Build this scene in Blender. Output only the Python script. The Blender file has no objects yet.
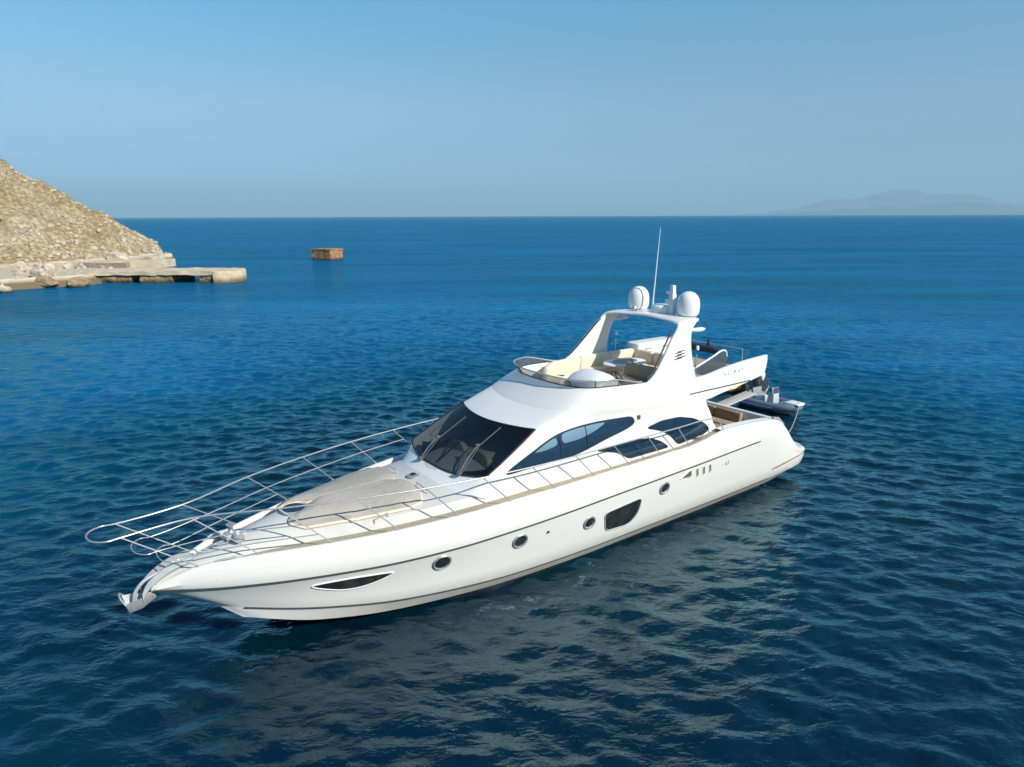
import bpy, bmesh, math, random
import numpy as np
from mathutils import Vector, Matrix
from mathutils.bvhtree import BVHTree

random.seed(7); rng = np.random.default_rng(7)
scene = bpy.context.scene
COL = scene.collection
R = math.radians

# ------------------------------------------------------------------ camera, sky, sun, exposure
cam_d = bpy.data.cameras.new('camera'); cam = bpy.data.objects.new('camera', cam_d); COL.objects.link(cam)
cam_d.sensor_fit = 'HORIZONTAL'; cam_d.sensor_width = 36.0; cam_d.lens = 36.0*683/1024
cam_d.clip_start = 0.2; cam_d.clip_end = 200000
pitch = math.atan((383.5-216)/683)
cam.matrix_world = Matrix.Translation((0, 0, 8.6)) @ Matrix.Rotation(R(90)-pitch, 4, 'X') @ Matrix.Rotation(-0.0036, 4, 'Z')
scene.camera = cam

SUN_EL, SUN_AZ = 35.0, 323.0            # azimuth counter-clockwise from +X
world = bpy.data.worlds.new('World'); scene.world = world; world.use_nodes = True
wn = world.node_tree.nodes; wl = world.node_tree.links
sky = wn.new('ShaderNodeTexSky'); sky.sky_type = 'NISHITA'; sky.sun_disc = False
sky.sun_elevation = R(SUN_EL); sky.sun_rotation = R(90-SUN_AZ)
sky.altitude = 0; sky.air_density = 1.0; sky.dust_density = 0.2; sky.ozone_density = 3.0
wtc = wn.new('ShaderNodeTexCoord'); wsp = wn.new('ShaderNodeSeparateXYZ'); wr = wn.new('ShaderNodeValToRGB'); wm = wn.new('ShaderNodeMix')
wm.data_type = 'RGBA'; wm.blend_type = 'MULTIPLY'; wm.inputs[0].default_value = 1
wl.new(wtc.outputs['Generated'], wsp.inputs[0]); wl.new(wsp.outputs['Z'], wr.inputs['Fac'])   # bluer, dimmer summer haze low in the sky
we = wr.color_ramp.elements; we[0].position = 0; we[0].color = (.36, .60, 1.15, 1); we[1].position = 1; we[1].color = (.50, .88, 1.00, 1)
for p_, c_ in ((.023, (.37, .61, 1.15)), (.087, (.51, .67, .86)), (.14, (.69, .82, .87)), (.262, (.58, 1.0, 1.05)), (.5, (.52, .92, 1.02))):
    e_ = we.new(p_); e_.color = (*c_, 1)
wl.new(sky.outputs[0], wm.inputs[6]); wl.new(wr.outputs[0], wm.inputs[7]); 
sd_ = Vector((math.cos(R(SUN_EL))*math.cos(R(SUN_AZ)), math.cos(R(SUN_EL))*math.sin(R(SUN_AZ)), math.sin(R(SUN_EL))))
wd_ = wn.new('ShaderNodeVectorMath'); wd_.operation = 'DOT_PRODUCT'; wl.new(wtc.outputs['Generated'], wd_.inputs[0]); wd_.inputs[1].default_value = sd_
wa = wn.new('ShaderNodeMapRange'); wa.interpolation_type = 'SMOOTHSTEP'; wa.inputs['From Min'].default_value = .25; wa.inputs['From Max'].default_value = .85; wl.new(wd_.outputs['Value'], wa.inputs['Value'])
wc_ = wn.new('ShaderNodeMix'); wc_.data_type = 'RGBA'; wl.new(wa.outputs[0], wc_.inputs[0]); wc_.inputs[6].default_value = (.42, .82, 1.0, 1); wc_.inputs[7].default_value = (1.75, 1.2, 1.0, 1)
wh = wn.new('ShaderNodeMapRange'); wh.interpolation_type = 'SMOOTHSTEP'; wh.inputs['From Min'].default_value = .27; wh.inputs['From Max'].default_value = .45; wl.new(wsp.outputs['Z'], wh.inputs['Value'])
wm2 = wn.new('ShaderNodeMix'); wm2.data_type = 'RGBA'; wm2.blend_type = 'MULTIPLY'; wl.new(wh.outputs[0], wm2.inputs[0]); wl.new(wm.outputs[2], wm2.inputs[6]); wl.new(wc_.outputs[2], wm2.inputs[7])
wl.new(wm2.outputs[2], wn['Background'].inputs[0])
wn['Background'].inputs[1].default_value = 0.087
sun_d = bpy.data.lights.new('sun', 'SUN'); sun_d.energy = 3.9; sun_d.angle = R(0.5); sun_d.color = (1, .94, .85)
sun = bpy.data.objects.new('sun', sun_d); COL.objects.link(sun)
tosun = Vector((math.cos(R(SUN_EL))*math.cos(R(SUN_AZ)), math.cos(R(SUN_EL))*math.sin(R(SUN_AZ)), math.sin(R(SUN_EL))))
sun.rotation_euler = tosun.to_track_quat('Z', 'Y').to_euler()
vs = scene.view_settings; vs.view_transform = 'Standard'; vs.look = 'None'; vs.exposure = 0.61; vs.gamma = 1.0
vs.use_curve_mapping = False
scene.render.engine = 'CYCLES'
scene.cycles.use_denoising = True
scene.cycles.max_bounces = 8; scene.cycles.caustics_reflective = False; scene.cycles.caustics_refractive = False

# ------------------------------------------------------------------ materials
def mat(name, col, rough=.5, metal=0., ior=1.45, coat=0., noise=None, bump=None, **kw):
    m = bpy.data.materials.new(name); m.use_nodes = True
    nt = m.node_tree; b = nt.nodes['Principled BSDF']
    b.inputs['Base Color'].default_value = (*col, 1); b.inputs['Roughness'].default_value = rough
    b.inputs['Metallic'].default_value = metal; b.inputs['IOR'].default_value = ior
    b.inputs['Coat Weight'].default_value = coat
    tc = None
    if noise or bump: tc = nt.nodes.new('ShaderNodeTexCoord')
    if noise:            # (scale, second colour, low, high)
        n = nt.nodes.new('ShaderNodeTexNoise'); n.inputs['Scale'].default_value = noise[0]; n.inputs['Detail'].default_value = 6
        nt.links.new(tc.outputs['Object'], n.inputs['Vector'])
        r = nt.nodes.new('ShaderNodeValToRGB'); r.color_ramp.elements[0].position = noise[2]; r.color_ramp.elements[1].position = noise[3]
        r.color_ramp.elements[0].color = (*col, 1); r.color_ramp.elements[1].color = (*noise[1], 1)
        nt.links.new(n.outputs['Fac'], r.inputs['Fac']); nt.links.new(r.outputs[0], b.inputs['Base Color'])
    if bump:             # (scale, strength, distance)
        n2 = nt.nodes.new('ShaderNodeTexNoise'); n2.inputs['Scale'].default_value = bump[0]; n2.inputs['Detail'].default_value = 5
        nt.links.new(tc.outputs['Object'], n2.inputs['Vector'])
        bp = nt.nodes.new('ShaderNodeBump'); bp.inputs['Strength'].default_value = bump[1]; bp.inputs['Distance'].default_value = bump[2]
        nt.links.new(n2.outputs['Fac'], bp.inputs['Height']); nt.links.new(bp.outputs[0], b.inputs['Normal'])
    return m

GEL = mat('white_gelcoat', (.80, .78, .735), .28, coat=.3, noise=(.9, (.76, .75, .715), .45, .8))
GELM = mat('satin_white_deck', (.60, .59, .56), .5, noise=(2.2, (.54, .525, .49), .4, .8), bump=(60, .08, .01))
TEAK = mat('weathered_teak', (.40, .345, .25), .65, noise=(9, (.32, .27, .19), .35, .75))
CREAM = mat('cream_leather', (.78, .67, .53), .55, noise=(3, (.72, .61, .47), .4, .8), bump=(25, .15, .02))
PADF = mat('taupe_canvas', (.43, .40, .345), .85, noise=(2.5, (.37, .34, .29), .35, .75), bump=(7, .35, .05))
STEEL = mat('polished_steel', (.58, .57, .55), .34, metal=.65, noise=(5, (.50, .49, .47), .4, .8))
STEELD = mat('dull_galvanised_steel', (.55, .56, .56), .45, metal=.35, noise=(8, (.45, .46, .46), .35, .75))
DARK = mat('dark_trim', (.045, .042, .040), .45, noise=(8, (.07, .065, .06), .4, .8))
BOOT = mat('navy_antifouling', (.012, .018, .028), .6, noise=(3, (.025, .03, .035), .4, .8))
WHITE = mat('white_plastic', (.80, .80, .78), .35, noise=(3, (.76, .76, .74), .4, .8))
TEAKD = mat('brown_upholstery', (.36, .26, .17), .7, noise=(5, (.30, .21, .13), .4, .8))
GREYP = mat('grey_console_plastic', (.28, .29, .30), .5, noise=(5, (.24, .25, .26), .4, .8))
GLASS = mat('dark_reflective_glass', (.075, .145, .215), .03, metal=.8, noise=(.8, (.06, .12, .18), .3, .8))
HGLASS = mat('dark_hull_glass', (.02, .022, .024), .05, ior=1.6, noise=(3, (.05, .05, .045), .45, .7))
RUBBER = mat('black_rubber', (.02, .02, .022), .55, noise=(8, (.03, .03, .03), .4, .8))
YELLOW = mat('yellow_plastic', (.85, .45, .02), .4, noise=(3, (.78, .40, .02), .4, .8))
TUBE = mat('blue_grey_inflatable_tube', (.15, .205, .265), .5, noise=(4, (.12, .17, .22), .4, .8))
GREYP2 = mat('sunbleached_gangway_teak', (.50, .45, .38), .7, noise=(9, (.42, .37, .30), .4, .8))
GREYC = mat('pale_grey_fibreglass', (.50, .51, .51), .5, noise=(5, (.44, .45, .45), .4, .8))
WIPER = mat('dark_grey_wiper_metal', (.15, .155, .16), .4, metal=.3, noise=(8, (.11, .115, .12), .4, .8))
ROPE = mat('grey_mooring_rope', (.32, .30, .27), .85, noise=(20, (.25, .23, .2), .4, .7))
CURT = mat('olive_seat_fabric', (.52, .49, .34), .8, noise=(4, (.46, .43, .29), .4, .8))
LETTER = mat('grey_lettering', (.18, .18, .19), .4, noise=(10, (.22, .22, .23), .4, .8))

def tint_glass(name, col, alpha):
    m = bpy.data.materials.new(name); m.use_nodes = True; nt = m.node_tree; nt.nodes.clear()
    out = nt.nodes.new('ShaderNodeOutputMaterial'); tr = nt.nodes.new('ShaderNodeBsdfTransparent')
    gl = nt.nodes.new('ShaderNodeBsdfPrincipled'); mix = nt.nodes.new('ShaderNodeMixShader')
    n = nt.nodes.new('ShaderNodeTexNoise'); n.inputs['Scale'].default_value = 1.5
    mr = nt.nodes.new('ShaderNodeMapRange'); mr.inputs['To Min'].default_value = alpha-.03; mr.inputs['To Max'].default_value = alpha+.03
    nt.links.new(n.outputs['Fac'], mr.inputs['Value']); nt.links.new(mr.outputs[0], mix.inputs['Fac'])
    tr.inputs['Color'].default_value = (.75, .8, .8, 1)
    gl.inputs['Base Color'].default_value = (*col, 1); gl.inputs['Roughness'].default_value = .04; gl.inputs['IOR'].default_value = 1.5
    nt.links.new(tr.outputs[0], mix.inputs[1]); nt.links.new(gl.outputs[0], mix.inputs[2]); nt.links.new(mix.outputs[0], out.inputs[0])
    return m
WSGLASS = tint_glass('tinted_windshield_glass', (.006, .009, .014), .60)
SCREEN = tint_glass('smoked_acrylic', (.10, .12, .14), .62)

# ------------------------------------------------------------------ helpers
def pchip(xs, ys):
    xs = np.array(xs, float); ys = np.array(ys, float)
    o = np.argsort(xs); xs = xs[o]; ys = ys[o]
    h = np.diff(xs); d = np.diff(ys)/h; m = np.zeros_like(xs)
    for i in range(1, len(xs)-1):
        if d[i-1]*d[i] > 0:
            w1 = 2*h[i]+h[i-1]; w2 = h[i]+2*h[i-1]; m[i] = (w1+w2)/(w1/d[i-1]+w2/d[i])
    m[0] = d[0]; m[-1] = d[-1]
    def f(x):
        x = np.clip(np.asarray(x, float), xs[0], xs[-1]); i = np.clip(np.searchsorted(xs, x)-1, 0, len(h)-1)
        t = (x-xs[i])/h[i]; t2 = t*t; t3 = t2*t
        return (2*t3-3*t2+1)*ys[i]+(t3-2*t2+t)*h[i]*m[i]+(-2*t3+3*t2)*ys[i+1]+(t3-t2)*h[i]*m[i+1]
    return f

def crom(pts, n=8, closed=False, pre=None, post=None):
    P = [np.array(p, float) for p in pts]; N = len(P); out = []
    segs = N if closed else N-1
    for i in range(segs):
        p1, p2 = P[i], P[(i+1) % N]
        p0 = P[i-1] if (i > 0 or closed) else (np.array(pre, float) if pre is not None else 2*p1-p2)
        p3 = P[(i+2) % N] if (i+2 < N or closed) else (np.array(post, float) if post is not None else 2*p2-p1)
        t0 = 0; t1 = t0+max(np.linalg.norm(p1-p0), 1e-6)**.5; t2 = t1+max(np.linalg.norm(p2-p1), 1e-6)**.5; t3 = t2+max(np.linalg.norm(p3-p2), 1e-6)**.5
        for k in range(n):
            t = t1+(t2-t1)*k/n
            a1 = (t1-t)/(t1-t0)*p0+(t-t0)/(t1-t0)*p1; a2 = (t2-t)/(t2-t1)*p1+(t-t1)/(t2-t1)*p2; a3 = (t3-t)/(t3-t2)*p2+(t-t2)/(t3-t2)*p3
            b1 = (t2-t)/(t2-t0)*a1+(t-t0)/(t2-t0)*a2; b2 = (t3-t)/(t3-t1)*a2+(t-t1)/(t3-t1)*a3
            out.append((t2-t)/(t2-t1)*b1+(t-t1)/(t2-t1)*b2)
    if not closed: out.append(P[-1])
    return np.array(out)

class MB:
    def __init__(s): s.v = []; s.f = []
    def add(s, v, f):
        o = len(s.v); s.v += [tuple(map(float, p)) for p in v]; s.f += [tuple(i+o for i in q) for q in f]; return s
    def grid(s, rows, closed_u=False, closed_v=False, flip=False):
        n = len(rows); m = len(rows[0]); v = [p for r in rows for p in r]; f = []
        for i in range(n if closed_u else n-1):
            for j in range(m if closed_v else m-1):
                a, b = i*m+j, i*m+(j+1) % m; c, d = ((i+1) % n)*m+(j+1) % m, ((i+1) % n)*m+j
                f.append((a, d, c, b) if flip else (a, b, c, d))
        return s.add(v, f)
    def box(s, c, size, rz=0, ry=0, rx=0, taper=1.0):
        M = Matrix.Translation(c) @ Matrix.Rotation(rz, 4, 'Z') @ Matrix.Rotation(ry, 4, 'Y') @ Matrix.Rotation(rx, 4, 'X')
        x, y, z = [q/2 for q in size]
        v = [M @ Vector((a*x*(taper if c_ > 0 else 1), b*y*(taper if c_ > 0 else 1), c_*z)) for c_ in (-1, 1) for a, b in ((-1, -1), (1, -1), (1, 1), (-1, 1))]
        return s.add(v, [(3, 2, 1, 0), (4, 5, 6, 7), (0, 1, 5, 4), (1, 2, 6, 5), (2, 3, 7, 6), (3, 0, 4, 7)])
    def tube(s, pts, r, seg=8, closed=False, caps=True):
        P = [Vector(p) for p in pts]; n = len(P); rs = r if hasattr(r, '__len__') else [r]*n
        T = []
        for i in range(n):
            a = P[i-1] if (i > 0 or closed) else P[i]; b = P[(i+1) % n] if (i+1 < n or closed) else P[i]
            T.append((b-a).normalized() if (b-a).length > 1e-9 else Vector((0, 0, 1)))
        up = Vector((0, 0, 1)) if abs(T[0].z) < .9 else Vector((1, 0, 0))
        N = (up-T[0]*up.dot(T[0])).normalized(); rows = []
        for i in range(n):
            N = (N-T[i]*N.dot(T[i])).normalized(); B = T[i].cross(N)
            rows.append([P[i]+(N*math.cos(2*math.pi*k/seg)+B*math.sin(2*math.pi*k/seg))*rs[i] for k in range(seg)])
        s.grid(rows, closed_u=closed, closed_v=True)
        if caps and not closed:
            o = len(s.v)-n*seg; s.f.append(tuple(o+k for k in range(seg))[::-1]); s.f.append(tuple(o+(n-1)*seg+k for k in range(seg)))
        return s
    def lathe(s, prof, c=(0, 0, 0), seg=24, axis='Z', sx=1, sy=1):
        rows = []
        for r, z in prof:
            row = []
            for k in range(seg):
                a = 2*math.pi*k/seg; p = (r*math.cos(a)*sx, r*math.sin(a)*sy, z)
                if axis == 'Y': p = (p[0], p[2], -p[1])
                if axis == 'X': p = (p[2], p[0], p[1])
                row.append((p[0]+c[0], p[1]+c[1], p[2]+c[2]))
            rows.append(row)
        s.grid(rows, closed_v=True)
        o = len(s.v)-len(prof)*seg
        s.f.append(tuple(o+k for k in range(seg))[::-1]); s.f.append(tuple(o+(len(prof)-1)*seg+k for k in range(seg)))
        return s
    def prism(s, poly, y0, y1, plane='XZ'):
        def P(p, d): return (p[0], d, p[1]) if plane == 'XZ' else ((p[0], p[1], d) if plane == 'XY' else (d, p[0], p[1]))
        n = len(poly); v = [P(p, y0) for p in poly]+[P(p, y1) for p in poly]
        f = [tuple(range(n)), tuple(range(2*n-1, n-1, -1))]+[(i, i+n, (i+1) % n+n, (i+1) % n) for i in range(n)]
        return s.add(v, f)
    def build(s, name, m, parent=None, smooth=True, angle=38, bevel=0, bseg=2, weld=True, mirror=False, subsurf=0):
        if mirror:
            o = len(s.v); s.v += [(x, -y, z) for x, y, z in s.v]; s.f += [tuple(i+o for i in q[::-1]) for q in list(s.f)]
        me = bpy.data.meshes.new(name); me.from_pydata(s.v, [], s.f)
        bm = bmesh.new(); bm.from_mesh(me)
        if weld: bmesh.ops.remove_doubles(bm, verts=bm.verts, dist=1e-4)
        bmesh.ops.dissolve_degenerate(bm, dist=1e-5, edges=bm.edges)
        bmesh.ops.recalc_face_normals(bm, faces=bm.faces)
        if bevel:
            es = [e for e in bm.edges if len(e.link_faces) == 2 and e.calc_face_angle(0) > R(30)]
            bmesh.ops.bevel(bm, geom=es, offset=bevel, segments=bseg, affect='EDGES', profile=.5, clamp_overlap=True)
        bm.to_mesh(me); bm.free()
        me.materials.append(m)
        if smooth:
            me.polygons.foreach_set('use_smooth', [True]*len(me.polygons)); me.set_sharp_from_angle(angle=R(angle))
        o = bpy.data.objects.new(name, me); COL.objects.link(o)
        if parent: o.parent = parent
        if subsurf:
            md = o.modifiers.new('subsurf', 'SUBSURF'); md.levels = md.render_levels = subsurf
        return o

def tag(o, label=None, cat=None, group=None, kind=None):
    if label: o['label'] = label
    if cat: o['category'] = cat
    if group: o['group'] = group
    if kind: o['kind'] = kind
    return o
def empty(name, loc=(0, 0, 0), rz=0):
    o = bpy.data.objects.new(name, None); COL.objects.link(o); o.location = loc; o.rotation_euler = (0, 0, rz); o.empty_display_size = .2
    return o
def lerp(a, b, t): return a+(b-a)*t

# ------------------------------------------------------------------ water (real waves near, ripples everywhere)
def make_water():
    cx, cy = 2., 27.
    rs = [0.0]; r = .1
    while r < 60000:
        rs.append(r)
        r += .072 if r < 18 else (min(.072+(r-18)*.0068, 1.2) if r < 170 else 1.2+(r-170)*.045)
    rs = np.array(rs); na = 1350
    a = np.linspace(0, 2*np.pi, na, endpoint=False)
    X = cx+rs[:, None]*np.cos(a)[None]; Y = cy+rs[:, None]*np.sin(a)[None]
    step = np.maximum(np.gradient(rs), rs*2*np.pi/na)[:, None]
    Z = np.zeros_like(X); g = np.random.default_rng(3)
    N = 110
    lam = .23*(1.8/.23)**(g.random(N)**1.3)
    th = R(258)+g.normal(0, .62, N); ph = g.random(N)*2*np.pi
    for i in range(N):
        k = 2*np.pi/lam[i]; amp = 0.0255*lam[i]/(2*np.pi)*(1.1 if lam[i] < 2 else .8)
        w = np.clip((lam[i]/step-3)/3, 0, 1)
        s = np.sin(k*(X*np.cos(th[i])+Y*np.sin(th[i]))+ph[i])
        Z += w*amp*(s+.18*(s*s-.5))
    nr = len(rs)
    v = np.stack([X, Y, Z], -1).reshape(-1, 3)
    i = np.arange(nr-1)[:, None]*na; j = np.arange(na)[None]; j2 = (j+1) % na
    f = np.stack([i+j, i+na+j, i+na+j2, i+j2], -1).reshape(-1, 4)
    me = bpy.data.meshes.new('water'); me.vertices.add(len(v)); me.vertices.foreach_set('co', v.astype(np.float32).ravel())
    me.loops.add(f.size); me.polygons.add(len(f))
    me.loops.foreach_set('vertex_index', f.ravel().astype(np.int32)); me.polygons.foreach_set('loop_start', np.arange(0, f.size, 4, dtype=np.int32))
    me.polygons.foreach_set('use_smooth', np.ones(len(f), bool)); me.update(); me.validate()
    m = bpy.data.materials.new('sea_water'); m.use_nodes = True; nt = m.node_tree; b = nt.nodes['Principled BSDF']; L = nt.links
    tc = nt.nodes.new('ShaderNodeTexCoord')
    # slow patches of clearer and deeper water
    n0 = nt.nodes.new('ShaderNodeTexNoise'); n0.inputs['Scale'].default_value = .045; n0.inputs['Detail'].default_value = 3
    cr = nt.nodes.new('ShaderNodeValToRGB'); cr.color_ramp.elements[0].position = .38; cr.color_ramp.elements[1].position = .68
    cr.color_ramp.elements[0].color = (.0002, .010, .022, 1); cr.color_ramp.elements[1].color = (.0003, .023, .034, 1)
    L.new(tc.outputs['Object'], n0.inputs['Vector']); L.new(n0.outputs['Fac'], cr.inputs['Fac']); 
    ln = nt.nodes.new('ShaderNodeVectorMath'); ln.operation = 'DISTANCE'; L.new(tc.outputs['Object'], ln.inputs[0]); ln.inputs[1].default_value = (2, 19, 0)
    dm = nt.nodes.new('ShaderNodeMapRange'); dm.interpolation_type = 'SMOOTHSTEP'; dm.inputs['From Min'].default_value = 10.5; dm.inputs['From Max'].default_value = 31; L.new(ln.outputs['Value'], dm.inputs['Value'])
    off = nt.nodes.new('ShaderNodeMix'); off.data_type = 'RGBA'; L.new(dm.outputs[0], off.inputs[0]); L.new(cr.outputs[0], off.inputs[6]); off.inputs[7].default_value = (.0002, .094, .208, 1)  # sky reflection at grazing angles put into the body colour, bluer away from yacht
    mp = nt.nodes.new('ShaderNodeMapping'); mp.inputs['Rotation'].default_value = (0, 0, R(-12)); mp.inputs['Scale'].default_value = (.55, 1, 1)
    L.new(tc.outputs['Object'], mp.inputs['Vector'])
    prev = None
    for sc_, st, di, det in ((.5, .6, .75, 6), (1.9, .85, .11, 5), (6.5, .85, .035, 5)):
        n = nt.nodes.new('ShaderNodeTexNoise'); n.inputs['Scale'].default_value = sc_; n.inputs['Detail'].default_value = det; n.inputs['Distortion'].default_value = .3
        L.new(mp.outputs[0], n.inputs['Vector'])
        bp = nt.nodes.new('ShaderNodeBump'); bp.inputs['Strength'].default_value = st; bp.inputs['Distance'].default_value = di
        L.new(n.outputs['Fac'], bp.inputs['Height'])
        if sc_ < 1:                                            # where the mesh gets too coarse for the chop, the bump takes over
            bs_ = nt.nodes.new('ShaderNodeMapRange'); bs_.inputs['From Min'].default_value = 35; bs_.inputs['From Max'].default_value = 120; bs_.inputs['To Min'].default_value = .2; bs_.inputs['To Max'].default_value = 1
            L.new(ln.outputs['Value'], bs_.inputs['Value']); L.new(bs_.outputs[0], bp.inputs['Strength'])
        if prev: L.new(prev.outputs[0], bp.inputs['Normal'])
        prev = bp
    # body colour under a Fresnel mirror; unresolved far waves shadow one another, so the open sea is rougher and its mirror is capped
    def ramp(lo, hi, d0, d1):
        q = nt.nodes.new('ShaderNodeMapRange'); q.interpolation_type = 'SMOOTHSTEP'; q.inputs['From Min'].default_value = d0; q.inputs['From Max'].default_value = d1
        q.inputs['To Min'].default_value = lo; q.inputs['To Max'].default_value = hi; L.new(ln.outputs['Value'], q.inputs['Value']); return q.outputs[0]
    nt.nodes.remove(b)
    df = nt.nodes.new('ShaderNodeBsdfDiffuse'); gl = nt.nodes.new('ShaderNodeBsdfGlossy'); fr = nt.nodes.new('ShaderNodeFresnel'); fr.inputs['IOR'].default_value = 1.36
    sm = nt.nodes.new('ShaderNodeMapping'); sm.inputs['Rotation'].default_value = (0, 0, R(-9)); sm.inputs['Scale'].default_value = (.014, .085, 1); L.new(tc.outputs['Object'], sm.inputs['Vector'])
    sn = nt.nodes.new('ShaderNodeTexNoise'); sn.inputs['Scale'].default_value = 1; sn.inputs['Detail'].default_value = 8; sn.inputs['Roughness'].default_value = .68; L.new(sm.outputs[0], sn.inputs[0])
    sr = nt.nodes.new('ShaderNodeMapRange'); sr.inputs['From Min'].default_value = .36; sr.inputs['From Max'].default_value = .64; sr.inputs['To Min'].default_value = .66; sr.inputs['To Max'].default_value = 1.36; L.new(sn.outputs['Fac'], sr.inputs['Value'])
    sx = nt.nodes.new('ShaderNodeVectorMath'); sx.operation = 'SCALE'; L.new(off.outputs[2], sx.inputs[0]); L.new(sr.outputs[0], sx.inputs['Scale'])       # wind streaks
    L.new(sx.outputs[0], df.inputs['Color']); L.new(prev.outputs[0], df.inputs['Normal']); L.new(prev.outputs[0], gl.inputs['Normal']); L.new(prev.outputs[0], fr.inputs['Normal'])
    gm_ = nt.nodes.new('ShaderNodeMix'); gm_.data_type = 'RGBA'; L.new(ramp(0, 1, 8, 17), gm_.inputs[0]); gm_.inputs[6].default_value = (.66, .94, .98, 1); gm_.inputs[7].default_value = (.45, .89, 1, 1); L.new(gm_.outputs[2], gl.inputs['Color']); L.new(ramp(.035, .22, 15, 260), gl.inputs['Roughness'])
    ga = nt.nodes.new('ShaderNodeMath'); ga.operation = 'MULTIPLY'; L.new(fr.outputs[0], ga.inputs[0]); L.new(ramp(2.0, .85, 7, 22), ga.inputs[1])
    mn = nt.nodes.new('ShaderNodeMath'); mn.operation = 'MINIMUM'; L.new(ga.outputs[0], mn.inputs[0]); L.new(ramp(.7, .24, 9, 70), mn.inputs[1])
    ms = nt.nodes.new('ShaderNodeMixShader'); L.new(mn.outputs[0], ms.inputs['Fac']); L.new(df.outputs[0], ms.inputs[1]); L.new(gl.outputs[0], ms.inputs[2])
    L.new(ms.outputs[0], nt.nodes['Material Output'].inputs['Surface'])
    me.materials.append(m)
    o = bpy.data.objects.new('water', me); COL.objects.link(o)
    tag(o, 'deep blue rippled open sea under the yacht', 'sea', kind='structure')
make_water()

# ------------------------------------------------------------------ shore: talus hill, quay ground, rocks, far hills
def vnoise(x, y, s, seed=0):
    g = np.random.default_rng(seed); T = g.random((256, 256))
    x = x/s; y = y/s; xi = np.floor(x).astype(int); yi = np.floor(y).astype(int); fx = x-xi; fy = y-yi
    fx = fx*fx*(3-2*fx); fy = fy*fy*(3-2*fy); q = lambda a, b: T[a % 256, b % 256]
    return (q(xi, yi)*(1-fx)+q(xi+1, yi)*fx)*(1-fy)+(q(xi, yi+1)*(1-fx)+q(xi+1, yi+1)*fx)*fy-.5
APEX = np.array([-125., 130., 37.3])
def in_poly(x, y, poly):
    c = np.zeros(np.shape(x), bool); n = len(poly)
    for i in range(n):
        x1, y1 = poly[i]; x2, y2 = poly[(i+1) % n]
        c ^= ((y1 > y) != (y2 > y)) & (x < (x2-x1)*(y-y1)/((y2-y1)+1e-12)+x1)
    return c
SHORE = [(-260, 70), (-90, 78), (-64, 81.5), (-60.5, 84.5), (-57, 88), (-55.2, 91), (-54.5, 96), (-54, 103), (-57.5, 109), (-60, 118), (-63, 127), (-69, 140), (-78, 155), (-95, 175), (-120, 200), (-260, 240)]
def sdist(x, y):
    d = np.full(np.shape(x), 1e9)
    for i in range(len(SHORE)):
        a = np.array(SHORE[i]); b = np.array(SHORE[(i+1) % len(SHORE)]); ab = b-a
        t = np.clip(((x-a[0])*ab[0]+(y-a[1])*ab[1])/(ab@ab), 0, 1)
        d = np.minimum(d, np.hypot(x-a[0]-t*ab[0], y-a[1]-t*ab[1]))
    return np.where(in_poly(x, y, SHORE), d, -d)
def hill_z(x, y):
    d = np.hypot(x-APEX[0], y-APEX[1]); ang = np.arctan2(y-APEX[1], x-APEX[0])
    cone = np.minimum(APEX[2]*(1-d/55.6), 22.5+.12*np.maximum(0, APEX[2]*(1-d/55.6)-22.5))+vnoise(x, y, 9, 1)*1.5+vnoise(x, y, 3, 2)*1.1+vnoise(x, y, 1.2, 3)*.8+np.clip(vnoise(x, y, 5, 14)-.12, 0, 1)*3.2
    cone = np.maximum(cone, 5.2*(1-d/66.)+vnoise(x, y, 3, 2)*.9+vnoise(x, y, 1.2, 3)*.7)
    cone += vnoise(ang*40+300, ang*0+3, 3.0, 4)*1.6*np.clip(d/56, 0, 1)
    s = sdist(x, y)
    plat = np.clip(s*1.5-.35, -2.5, 1.28)+vnoise(x, y, 2.2, 5)*.16*np.clip(s, 0, 1)+np.clip(vnoise(x, y, 6, 6), 0, 1)*.3*np.clip(s-3, 0, 1)
    cone = cone*np.clip((x+136)/37, 0, 1)
    return np.where(s > -.6, np.maximum(plat, cone), plat)
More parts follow.
